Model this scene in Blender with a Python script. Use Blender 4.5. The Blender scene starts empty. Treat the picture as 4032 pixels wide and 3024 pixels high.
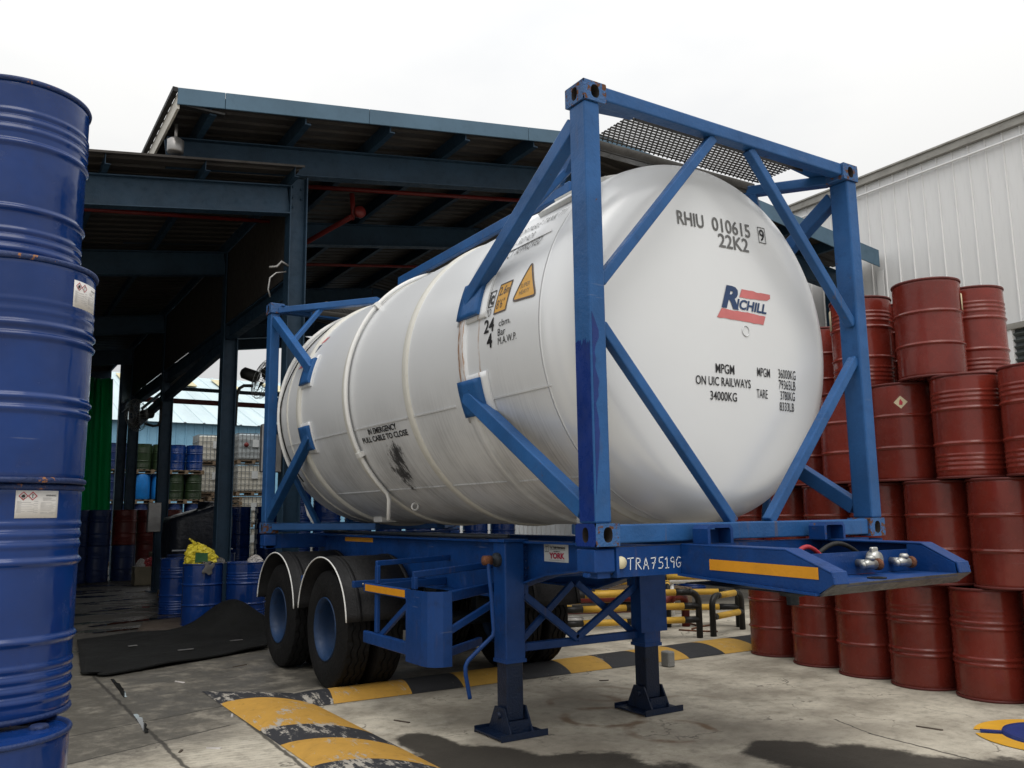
import bpy, bmesh, math, random
from mathutils import Vector, Matrix
PI = math.pi
rad = math.radians
random.seed(7)
sc = bpy.context.scene
COL = sc.collection

# ------------------------------------------------------------------ camera
CAMLOC = Vector((-2.7546, -3.5496, 1.5212))
RT = Vector((0.845224, -0.534255, -0.012947))
UP = Vector((-0.069976, -0.134658, 0.988418))
FW = Vector((0.529811, 0.834529, 0.151201))
cd = bpy.data.cameras.new("camera")
cam = bpy.data.objects.new("camera", cd)
COL.objects.link(cam)
mw = Matrix((RT, UP, -FW)).transposed().to_4x4()
mw.translation = CAMLOC
cam.matrix_world = mw
cd.sensor_width = 36.0
cd.lens = 29.973
cd.clip_start = 0.05
cd.clip_end = 600
sc.camera = cam

# ------------------------------------------------------------------ sky and sun (overcast)
SUN_EL, SUN_AZ = rad(62), rad(196)      # azimuth measured from +Y clockwise towards +X
world = bpy.data.worlds.new("World")
sc.world = world
world.use_nodes = True
wn, wl = world.node_tree.nodes, world.node_tree.links
bg = wn["Background"]
sky = wn.new("ShaderNodeTexSky")
sky.sky_type = 'NISHITA'
sky.sun_disc = False
sky.sun_elevation = SUN_EL
sky.sun_rotation = SUN_AZ
sky.dust_density = 4.0
tc = wn.new("ShaderNodeTexCoord")
mp = wn.new("ShaderNodeMapping")
mp.inputs["Scale"].default_value = (1.0, 1.0, 2.2)
mp.inputs["Location"].default_value = (3.1, 0.4, 0.2)
wl.new(tc.outputs["Generated"], mp.inputs["Vector"])
nz = wn.new("ShaderNodeTexNoise")
nz.inputs["Scale"].default_value = 1.7
nz.inputs["Detail"].default_value = 5.0
nz.inputs["Roughness"].default_value = 0.55
wl.new(mp.outputs["Vector"], nz.inputs["Vector"])
cr = wn.new("ShaderNodeValToRGB")
cr.color_ramp.elements[0].position = 0.34
cr.color_ramp.elements[0].color = (9.4, 9.5, 9.6, 1)
cr.color_ramp.elements[1].position = 0.60
cr.color_ramp.elements[1].color = (10.7, 10.65, 10.45, 1)
wl.new(nz.outputs["Fac"], cr.inputs["Fac"])
mx = wn.new("ShaderNodeMix")
mx.data_type = 'RGBA'
mx.inputs["Factor"].default_value = 0.93
wl.new(sky.outputs["Color"], mx.inputs[6])
wl.new(cr.outputs["Color"], mx.inputs[7])
# an overcast sky is darker towards the horizon than overhead
sxyz = wn.new("ShaderNodeSeparateXYZ"); wl.new(tc.outputs["Generated"], sxyz.inputs[0])
gmx = wn.new("ShaderNodeMath"); gmx.operation = 'MAXIMUM'; gmx.inputs[1].default_value = 0.0; wl.new(sxyz.outputs["Z"], gmx.inputs[0])
gml = wn.new("ShaderNodeMath"); gml.operation = 'MULTIPLY_ADD'; gml.inputs[1].default_value = 1.00; gml.inputs[2].default_value = 0.60; wl.new(gmx.outputs[0], gml.inputs[0])
vsc = wn.new("ShaderNodeVectorMath"); vsc.operation = 'SCALE'; wl.new(mx.outputs[2], vsc.inputs[0]); wl.new(gml.outputs[0], vsc.inputs["Scale"])
wl.new(vsc.outputs[0], bg.inputs["Color"])
bg.inputs["Strength"].default_value = 0.096

sd = bpy.data.lights.new("sun", 'SUN')
sd.energy = 1.1
sd.angle = rad(40)
sd.color = (1.0, 0.96, 0.9)
so = bpy.data.objects.new("sun", sd)
COL.objects.link(so)
sdir = Vector((math.sin(SUN_AZ) * math.cos(SUN_EL), math.cos(SUN_AZ) * math.cos(SUN_EL), math.sin(SUN_EL)))
so.rotation_euler = sdir.to_track_quat('Z', 'Y').to_euler()
so.location = (-4, -8, 14)

vs = sc.view_settings
sc.display_settings.display_device = 'sRGB'
vs.view_transform = 'Standard'
vs.look = 'None'
vs.exposure = 0.0
vs.gamma = 1.0
vs.use_curve_mapping = False
sc.render.engine = 'CYCLES'
sc.cycles.max_bounces = 7
sc.cycles.diffuse_bounces = 1

# ------------------------------------------------------------------ node helpers
class NT:
    def __init__(s, name):
        s.m = bpy.data.materials.new(name)
        s.m.use_nodes = True
        s.t = s.m.node_tree
        s.n, s.l = s.t.nodes, s.t.links
        s.b = s.n["Principled BSDF"]
    def new(s, t, **kw):
        x = s.n.new(t)
        for k, v in kw.items(): setattr(x, k, v)
        return x
    def set(s, sock, v):
        if hasattr(v, "is_output") or isinstance(v, bpy.types.NodeSocket): s.l.new(v, sock)
        else: sock.default_value = v
    def math(s, op, a, b=0.0, c=None, clamp=False):
        x = s.new("ShaderNodeMath", operation=op)
        x.use_clamp = clamp
        s.set(x.inputs[0], a); s.set(x.inputs[1], b)
        if c is not None: s.set(x.inputs[2], c)
        return x.outputs[0]
    def mix(s, f, a, b, blend='MIX'):
        x = s.new("ShaderNodeMix", data_type='RGBA', blend_type=blend)
        s.set(x.inputs["Factor"], f)
        s.set(x.inputs[6], a if not isinstance(a, tuple) else a + ((1,) if len(a) == 3 else ()))
        s.set(x.inputs[7], b if not isinstance(b, tuple) else b + ((1,) if len(b) == 3 else ()))
        return x.outputs[2]
    def noise(s, vec, scale, detail=4.0, rough=0.55):
        x = s.new("ShaderNodeTexNoise")
        if vec is not None: s.l.new(vec, x.inputs["Vector"])
        x.inputs["Scale"].default_value = scale
        x.inputs["Detail"].default_value = detail
        x.inputs["Roughness"].default_value = rough
        return x.outputs["Fac"]
    def ramp(s, f, lo, hi, a=0.0, b=1.0):
        x = s.new("ShaderNodeMapRange", interpolation_type='SMOOTHSTEP')
        s.set(x.inputs[0], f)
        x.inputs[1].default_value = lo; x.inputs[2].default_value = hi
        x.inputs[3].default_value = a; x.inputs[4].default_value = b
        return x.outputs[0]
    def map(s, vec, scale=(1, 1, 1), loc=(0, 0, 0), rot=(0, 0, 0)):
        x = s.new("ShaderNodeMapping")
        s.l.new(vec, x.inputs[0])
        x.inputs["Location"].default_value = loc
        x.inputs["Rotation"].default_value = rot
        x.inputs["Scale"].default_value = scale
        return x.outputs[0]
    def obj(s, rnd=False):
        v = s.new("ShaderNodeTexCoord").outputs["Object"]
        if rnd:
            r = s.math('MULTIPLY', s.new("ShaderNodeObjectInfo").outputs["Random"], 37.0)
            x = s.new("ShaderNodeVectorMath", operation='ADD')
            s.l.new(v, x.inputs[0]); s.l.new(r, x.inputs[1])
            v = x.outputs[0]
        return v
    def xyz(s, v):
        x = s.new("ShaderNodeSeparateXYZ"); s.l.new(v, x.inputs[0]); return x.outputs
    def bump(s, h, strength, dist=0.01):
        x = s.new("ShaderNodeBump")
        x.inputs["Strength"].default_value = strength
        x.inputs["Distance"].default_value = dist
        s.l.new(h, x.inputs["Height"])
        s.l.new(x.outputs[0], s.b.inputs["Normal"])
    def out(s, col, rough=0.5, metal=0.0, spec=0.5):
        s.set(s.b.inputs["Base Color"], col if not isinstance(col, tuple) else col + ((1,) if len(col) == 3 else ()))
        s.set(s.b.inputs["Roughness"], rough)
        s.set(s.b.inputs["Metallic"], metal)
        s.b.inputs["Specular IOR Level"].default_value = spec
        return s.m

def sc3(c, k): return tuple(min(1, x * k) for x in c)

def paint(name, col, rough=0.45, metal=0.0, var=0.18, scale=2.5, chips=0.0, chipcol=(0.11, 0.045, 0.02), dirt=0.25,
          dirtcol=None, bump=0.05, bscale=70, rnd=False, spec=0.35, stretch=(1, 1, 1), wave=0.0, wscale=4.0, scuff=0.0, runs=0.0, shade=0.0):
    t = NT(name)
    v = t.obj(rnd)
    vs_ = t.map(v, stretch)
    n1 = t.noise(vs_, scale, 5)
    c = t.mix(t.ramp(n1, 0.3, 0.7), sc3(col, 1 - var), sc3(col, 1 + var))
    if shade > 0:
        rn = t.new("ShaderNodeObjectInfo").outputs["Random"]
        g_ = t.math('ADD', 1.0 - shade, t.math('MULTIPLY', rn, 2 * shade))
        cmb = t.new("ShaderNodeCombineColor"); [t.l.new(g_, cmb.inputs[i_]) for i_ in range(3)]
        c = t.mix(1.0, c, cmb.outputs[0], 'MULTIPLY')
    n2 = t.noise(vs_, scale * 4.3, 6, 0.65)
    d = t.math('MULTIPLY', t.ramp(n2, 0.5, 0.78), dirt)
    c = t.mix(d, c, dirtcol or sc3(col, 0.45))
    r = t.math('ADD', t.math('MULTIPLY', t.ramp(n2, 0.35, 0.75), 0.22), rough - 0.06)
    if runs > 0:
        nr = t.noise(t.map(v, (17, 17, 1.3)), 1.0, 4, 0.6); nm = t.noise(v, 1.9, 3)
        k_ = t.math('MULTIPLY', t.ramp(nr, 0.60, 0.72), t.math('MULTIPLY', t.ramp(nm, 0.50, 0.64), runs))
        c = t.mix(k_, c, (0.13, 0.085, 0.05))
    if scuff > 0:
        ns = t.noise(t.map(v, (3, 3, 60), rot=(0.35, 0.2, 0)), 1.0, 3, 0.6); nm2 = t.noise(v, 3.1, 4)
        k_ = t.math('MULTIPLY', t.ramp(ns, 0.64, 0.72), t.math('MULTIPLY', t.ramp(nm2, 0.52, 0.66), scuff))
        c = t.mix(k_, c, tuple(0.55 * x + 0.20 for x in col))
        ng = t.ramp(t.noise(v, 5.5, 6, 0.7), 0.58, 0.70)
        c = t.mix(t.math('MULTIPLY', ng, scuff * 0.30), c, tuple(0.6 * x + 0.07 for x in col))
        r = t.math('ADD', r, t.math('MULTIPLY', ng, 0.18))
    if chips > 0:
        n3 = t.noise(v, 23.0, 4, 0.7)
        n4 = t.noise(v, 2.7, 2)
        k = t.ramp(t.math('ADD', n3, t.math('MULTIPLY', t.math('SUBTRACT', n4, 0.5), 0.55)), 0.80 - 0.16 * chips, 0.84 - 0.16 * chips)
        c = t.mix(k, c, chipcol)
        r = t.math('ADD', r, t.math('MULTIPLY', k, 0.35))
    h = t.noise(v, bscale, 3)
    if wave > 0:
        w = t.noise(v, wscale, 2)
        h = t.math('ADD', t.math('MULTIPLY', h, bump), t.math('MULTIPLY', w, wave))
        t.bump(h, 1.0, 0.05)
    else:
        t.bump(h, bump * 4, 0.004)
    return t.out(c, r, metal, spec)

MT = {}
MT['cont_blue'] = paint("container_blue_paint", (0.022, 0.092, 0.255), 0.38, chips=0.32, dirt=0.4, dirtcol=(0.012, 0.045, 0.13), var=0.15, bump=0.12, bscale=55, spec=0.25, runs=0.55, scuff=0.35)
MT['cont_navy'] = paint("container_navy_patch", (0.008, 0.028, 0.16), 0.3, chips=0.5, chipcol=(0.25, 0.33, 0.5), dirt=0.2)
MT['cast'] = paint("corner_casting_rusty_blue", (0.030, 0.098, 0.25), 0.5, chips=1.55, dirt=0.5, dirtcol=(0.05, 0.03, 0.025), bump=0.4)
MT['hole'] = paint("casting_hole_shade", (0.016, 0.012, 0.010), 0.9)  # dark colour stands in for shade inside the hollow casting
MT['trailer_blue'] = paint("trailer_blue_paint", (0.005, 0.042, 0.175), 0.42, chips=0.35, chipcol=(0.10, 0.06, 0.045), dirt=0.4, dirtcol=(0.010, 0.016, 0.035), bump=0.12, spec=0.28, scuff=0.5, runs=0.3)
MT['trailer_dark'] = paint("trailer_greasy_steel", (0.013, 0.019, 0.028), 0.5, dirt=0.5, dirtcol=(0.03, 0.025, 0.02), bump=0.3)
MT['nose'] = paint("scuffed_bare_steel", (0.085, 0.085, 0.085), 0.42, 0.5, var=0.5, scale=7, dirt=0.9, dirtcol=(0.012, 0.03, 0.10), stretch=(1, 1, 6))
MT['tape'] = paint("amber_reflective_tape", (0.62, 0.27, 0.015), 0.35, var=0.06, scale=9, dirt=0.25, dirtcol=(0.3, 0.15, 0.03))
MT['white_enamel'] = paint("white_enamel_strip", (0.78, 0.78, 0.76), 0.4, var=0.03, dirt=0.3, dirtcol=(0.55, 0.5, 0.42), stretch=(1, 14, 1))
MT['white_band'] = paint("white_band_paint", (0.62, 0.61, 0.56), 0.4, var=0.05, dirt=0.4, dirtcol=(0.42, 0.38, 0.30))
MT['ink'] = paint("black_decal_ink", (0.012, 0.012, 0.014), 0.45, var=0.1)
MT['ink_grey'] = paint("faded_decal_ink", (0.13, 0.13, 0.13), 0.45, var=0.2, scale=8)
MT['ink_line'] = paint("small_print_grey", (0.36, 0.36, 0.37), 0.6)
MT['decal_navy'] = paint("navy_decal", (0.022, 0.05, 0.13), 0.45, var=0.15)
MT['decal_red'] = paint("faded_red_decal", (0.58, 0.17, 0.17), 0.5, var=0.12, dirt=0.25, dirtcol=(0.7, 0.45, 0.45))
MT['decal_amber'] = paint("amber_decal", (0.66, 0.36, 0.07), 0.42, var=0.06)
MT['decal_frame'] = paint("dark_decal_frame", (0.09, 0.075, 0.075), 0.45)
MT['label'] = paint("paper_label", (0.72, 0.70, 0.68), 0.6, var=0.03, dirt=0.1, dirtcol=(0.6, 0.56, 0.5))
MT['ghs_red'] = paint("hazard_diamond_red", (0.42, 0.03, 0.05), 0.55)
MT['york_red'] = paint("plate_crimson", (0.30, 0.015, 0.05), 0.5)
MT['plate'] = paint("aluminium_plate", (0.50, 0.52, 0.52), 0.45, 0.2, var=0.12, dirt=0.3, dirtcol=(0.3, 0.3, 0.3))
MT['chalk'] = paint("white_hand_paint", (0.75, 0.78, 0.82), 0.6, var=0.1)
MT['lens'] = paint("cream_marker_lens", (0.62, 0.56, 0.38), 0.3, var=0.08)
MT['rubber'] = paint("tyre_rubber", (0.006, 0.006, 0.0065), 0.75, var=0.3, dirt=0.5, dirtcol=(0.013, 0.012, 0.011), bump=0.5, bscale=40, spec=0.25)
MT['guard_black'] = paint("mudguard_black_plastic", (0.010, 0.010, 0.011), 0.6, var=0.25, dirt=0.5, dirtcol=(0.022, 0.021, 0.020), bump=0.3, spec=0.3)
MT['steel'] = paint("cast_aluminium", (0.45, 0.45, 0.43), 0.35, 0.85, var=0.2, dirt=0.6, dirtcol=(0.12, 0.11, 0.1))
MT['rust'] = paint("rust", (0.15, 0.06, 0.03), 0.85, var=0.4, scale=20, bump=0.6)
MT['hose_red'] = paint("red_rubber_hose", (0.32, 0.02, 0.03), 0.5)
MT['grating'] = paint("galvanised_grating", (0.10, 0.095, 0.088), 0.5, 0.6, var=0.25, dirt=0.5, dirtcol=(0.035, 0.03, 0.025))
MT['drum_blue'] = paint("drum_blue_gloss", (0.0045, 0.030, 0.150), 0.14, var=0.16, chips=0.12, dirt=0.3, dirtcol=(0.006, 0.018, 0.09), rnd=True, wave=0.085, wscale=6, bump=0.002, spec=0.42, scuff=0.32)
MT['drum_navy'] = paint("drum_navy", (0.012, 0.028, 0.10), 0.35, rnd=True, dirt=0.3, wave=0.04, bump=0.002)
MT['drum_green'] = paint("drum_dark_green", (0.018, 0.035, 0.014), 0.4, rnd=True, dirt=0.3, wave=0.04, bump=0.002)
MT['drum_sky'] = paint("drum_bright_blue_plastic", (0.01, 0.17, 0.52), 0.4, rnd=True, dirt=0.15, bump=0.01)
MT['drum_red'] = paint("drum_oxide_red", (0.178, 0.024, 0.0155), 0.23, var=0.14, chips=0.10, dirt=0.35, dirtcol=(0.075, 0.013, 0.010), rnd=True, wave=0.075, wscale=6, bump=0.002, spec=0.45, scuff=0.22, shade=0.14)
MT['drum_maroon'] = paint("drum_dark_maroon", (0.11, 0.016, 0.013), 0.38, rnd=True, dirt=0.3, wave=0.04, bump=0.002)
MT['rim_rust'] = paint("worn_chime", (0.012, 0.030, 0.11), 0.5, chips=0.95, chipcol=(0.30, 0.13, 0.05), dirt=0.5, dirtcol=(0.02, 0.015, 0.014), rnd=True, bump=0.4)
MT['rim_red'] = paint("worn_red_chime", (0.12, 0.022, 0.018), 0.5, chips=0.4, dirt=0.6, dirtcol=(0.05, 0.012, 0.01), rnd=True)
MT['bung'] = paint("bung_cap", (0.35, 0.35, 0.34), 0.4, 0.5)
MT['shed_blue'] = paint("shed_steel_blue", (0.017, 0.043, 0.075), 0.55, var=0.15, chips=0.1, dirt=0.4, dirtcol=(0.010, 0.022, 0.035), bump=0.15)
MT['fascia'] = paint("fascia_slate_blue", (0.072, 0.135, 0.195), 0.45, var=0.12, scale=1.2, dirt=0.35, dirtcol=(0.045, 0.085, 0.12), bump=0.05)
MT['roof'] = paint("weathered_roof_sheet", (0.040, 0.035, 0.031), 0.6, var=0.2, dirt=0.5, dirtcol=(0.022, 0.019, 0.017), stretch=(0.5, 4, 1))
MT['eave_white'] = paint("eave_white_sheet", (0.62, 0.59, 0.52), 0.5, var=0.06, dirt=0.3, dirtcol=(0.3, 0.27, 0.22))
MT['black'] = paint("flat_black", (0.012, 0.012, 0.012), 0.6)
MT['pipe_red'] = paint("fire_pipe_red", (0.13, 0.012, 0.010), 0.45, var=0.15, dirt=0.3)
MT['galv'] = paint("galvanised_conduit", (0.36, 0.35, 0.34), 0.35, 0.7, var=0.15)
MT['wall_white'] = paint("white_wall_cladding", (0.86, 0.86, 0.855), 0.45, var=0.03, scale=0.7, dirt=0.18, dirtcol=(0.52, 0.52, 0.5), stretch=(4, 4, 0.5), bump=0.04, runs=0.16)
MT['gutter'] = paint("grey_gutter", (0.34, 0.33, 0.30), 0.55, var=0.12, dirt=0.5, dirtcol=(0.14, 0.13, 0.11), stretch=(1, 1, 3))
MT['louver'] = paint("grey_louvre", (0.10, 0.115, 0.115), 0.5)
MT['far_roof'] = paint("pale_blue_roof", (0.52, 0.64, 0.68), 0.5, var=0.08, scale=0.4, dirt=0.2, dirtcol=(0.42, 0.52, 0.55), stretch=(3, 0.4, 0.4))
MT['far_wall'] = paint("light_blue_wall", (0.21, 0.42, 0.58), 0.55, var=0.06)
MT['skylight'] = paint("yellowed_skylight", (0.62, 0.55, 0.32), 0.4)
MT['curtain'] = paint("green_tarpaulin", (0.004, 0.24, 0.095), 0.6, var=0.2, scale=1.5, stretch=(3, 3, 0.6))
MT['rim_blue'] = paint("dull_blue_rim", (0.011, 0.034, 0.090), 0.5, var=0.2, dirt=0.5, dirtcol=(0.012, 0.014, 0.02))
MT['leg_dark'] = paint("landing_leg_dark_blue", (0.005, 0.014, 0.040), 0.4, dirt=0.6, dirtcol=(0.012, 0.012, 0.012), bump=0.25)
MT['label_cream'] = paint("faded_cream_label", (0.60, 0.51, 0.34), 0.6, var=0.12, dirt=0.3, dirtcol=(0.5, 0.3, 0.2))
MT['concrete_grey'] = paint("grey_concrete_block", (0.26, 0.26, 0.25), 0.85, bump=0.5)
MT['mat'] = paint("black_rubber_mat", (0.0075, 0.008, 0.008), 0.85, var=0.25, dirt=0.5, dirtcol=(0.018, 0.017, 0.015), bump=0.35, spec=0.2)
MT['board'] = paint("brown_board", (0.075, 0.058, 0.045), 0.7, var=0.2, dirt=0.5)
MT['crate'] = paint("beige_crate", (0.24, 0.205, 0.14), 0.6, var=0.15, dirt=0.5)
MT['bag_yellow'] = paint("yellow_plastic_bag", (0.68, 0.56, 0.05), 0.4, var=0.15, scale=9, wave=0.2, wscale=9)
MT['bag_pink'] = paint("red_plastic_bag", (0.42, 0.06, 0.07), 0.4, var=0.3, scale=9, wave=0.2, wscale=9)
MT['bag_white'] = paint("white_plastic_bag", (0.55, 0.52, 0.5), 0.4, var=0.2, scale=9, wave=0.2, wscale=9)
MT['bag_print'] = paint("dark_green_print", (0.012, 0.07, 0.02), 0.5)
MT['rag'] = paint("grey_rag", (0.13, 0.125, 0.12), 0.85)
MT['wrap'] = paint("black_stretch_film", (0.007, 0.010, 0.018), 0.4, var=0.3, wave=0.25, wscale=12, bump=0.01)
MT['film'] = paint("clear_film_edge", (0.35, 0.37, 0.4), 0.25)
MT['wood'] = paint("pallet_wood", (0.16, 0.115, 0.075), 0.8, var=0.25, scale=5)
MT['ibc'] = paint("ibc_white_bottle", (0.62, 0.60, 0.52), 0.45, var=0.06, scale=1.5, rnd=True)
MT['ibc_frost'] = paint("ibc_frosted_bottle", (0.42, 0.46, 0.47), 0.35, var=0.15, scale=1.5, rnd=True)
MT['cage'] = paint("ibc_cage_steel", (0.30, 0.31, 0.31), 0.4, 0.7)
MT['bar_yellow'] = paint("barrier_yellow", (0.60, 0.36, 0.05), 0.5, chips=0.7, chipcol=(0.05, 0.035, 0.02), dirt=0.4, dirtcol=(0.25, 0.15, 0.04))
MT['bar_black'] = paint("barrier_black", (0.014, 0.014, 0.014), 0.45, dirt=0.4, dirtcol=(0.05, 0.045, 0.04))
MT['concrete_white'] = paint("whitewashed_concrete", (0.55, 0.54, 0.52), 0.8, bump=0.5)
MT['cover_blue'] = paint("cover_blue_paint", (0.018, 0.035, 0.16), 0.5, var=0.15, bump=0.4)
MT['ring_yellow'] = paint("ground_yellow_paint", (0.68, 0.36, 0.03), 0.6, var=0.1, dirt=0.3, dirtcol=(0.45, 0.3, 0.1))
MT['fan_grey'] = paint("fan_motor_dark", (0.02, 0.02, 0.02), 0.5)

def worn_stripe(name, col, wear):
    t = NT(name)
    v = t.obj()
    conc = t.mix(t.noise(v, 6, 5), (0.30, 0.27, 0.225), (0.46, 0.43, 0.38))
    n = t.noise(t.map(v, (1, 1, 1), rot=(0, 0, 0.5)), 3.2, 3)
    n2 = t.noise(t.map(v, (26, 5, 9), rot=(0, 0, 0.35)), 1.0, 5, 0.7)
    n3 = t.noise(v, 38, 4, 0.7)
    k = t.math('ADD', t.math('MULTIPLY', n2, 0.5), t.math('ADD', t.math('MULTIPLY', n, 0.35), t.math('MULTIPLY', n3, 0.22)))
    m = t.ramp(k, wear, wear + 0.05)
    pc = t.mix(t.noise(v, 9, 5), sc3(col, 0.78), sc3(col, 1.15))
    c = t.mix(m, pc, conc)
    c = t.mix(t.math('MULTIPLY', t.ramp(t.noise(v, 14, 5, .7), 0.52, 0.75), 0.5), c, sc3(col, 0.35))
    t.bump(t.math('ADD', n3, m), 0.35, 0.006)
    return t.out(c, 0.7)
MT['stripe_yellow'] = worn_stripe("worn_yellow_stripe", (0.50, 0.275, 0.045), 0.585)
MT['stripe_black'] = worn_stripe("worn_black_stripe", (0.024, 0.025, 0.03), 0.56)
MT['stripe_black_new'] = worn_stripe("black_stripe", (0.026, 0.027, 0.030), 0.635)
MT['stripe_yellow_new'] = worn_stripe("yellow_stripe", (0.52, 0.30, 0.05), 0.635)

# white tank cladding: grime streaks run round the barrel with underside shade painted in, rust under the clamp, a scraped-off sticker
TX, TZ, TR = 1.219, 2.635, 1.195
def tank_white():
    t = NT("tank_white_paint")
    v = t.obj()
    x, y, z = t.xyz(v)
    base = t.mix(t.noise(v, 1.3, 4), (0.70, 0.715, 0.73), (0.77, 0.785, 0.80))
    st = t.noise(t.map(v, (1.2, 46, 1.2), rot=(0.10, 0, 0)), 1.0, 6, 0.75)
    pat = t.noise(v, 1.6, 4, 0.6)
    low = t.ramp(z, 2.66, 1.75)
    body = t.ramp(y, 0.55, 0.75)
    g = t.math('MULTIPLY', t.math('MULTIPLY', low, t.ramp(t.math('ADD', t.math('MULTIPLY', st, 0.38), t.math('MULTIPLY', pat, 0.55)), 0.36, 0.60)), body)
    c = t.mix(t.math('MULTIPLY', g, 0.62), base, (0.20, 0.205, 0.212))  # lower half greyed by grime and painted shade together
    specks = t.ramp(t.noise(t.map(v, (1, 9, 1.5)), 7.0, 3, 0.6), 0.735, 0.76)
    c = t.mix(t.math('MULTIPLY', specks, t.math('MULTIPLY', body, 0.55)), c, (0.22, 0.22, 0.22))
    # rust runs below the clamp pad, each in its own narrow band
    wob = t.math('MULTIPLY', t.math('SUBTRACT', t.noise(t.map(v, (1, 1, 5)), 2.0, 4), 0.5), 0.03)
    for y0, w, s in ((1.472, 0.013, 1.0), (1.45, 0.022, 0.4), (1.415, 0.009, 0.8), (1.235, 0.010, 0.6)):
        d = t.math('ABSOLUTE', t.math('SUBTRACT', t.math('ADD', y, wob), y0))
        k = t.math('MULTIPLY', t.ramp(d, w * 1.3, w * 0.35), t.math('MULTIPLY', t.ramp(z, 2.30, 2.45), t.ramp(z, 3.0, 2.9)))
        k = t.math('MULTIPLY', k, t.ramp(x, 0.35, 0.2))
        k = t.math('MULTIPLY', k, t.math('MULTIPLY', t.ramp(t.noise(t.map(v, (1, 8, 3)), 4, 4), 0.25, 0.6), s))
        c = t.mix(k, c, (0.34, 0.145, 0.035))
    # black residue of a torn-off sticker
    ea = t.math('DIVIDE', t.math('SUBTRACT', t.math('ADD', y, t.math('MULTIPLY', t.math('SUBTRACT', z, 1.93), 0.55)), 2.94), 0.15)
    eb = t.math('DIVIDE', t.math('SUBTRACT', z, 1.93), 0.17)
    e = t.math('ADD', t.math('POWER', t.math('ABSOLUTE', ea), 2.0), t.math('POWER', t.math('ABSOLUTE', eb), 2.0))
    sm = t.noise(t.map(v, (4, 7, 2.5)), 2.2, 6, 0.8)
    k = t.math('MULTIPLY', t.ramp(t.math('SUBTRACT', sm, t.math('MULTIPLY', e, 0.13)), 0.36, 0.47), t.ramp(x, 1.0, 0.8))
    c = t.mix(t.math('MULTIPLY', k, 0.95), c, (0.022, 0.022, 0.025))
    r = t.math('ADD', 0.30, t.math('MULTIPLY', g, 0.3))
    t.bump(t.noise(v, 2.2, 2), 0.10, 0.02)
    return t.out(c, r, 0.13)
MT['tank'] = tank_white()

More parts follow.
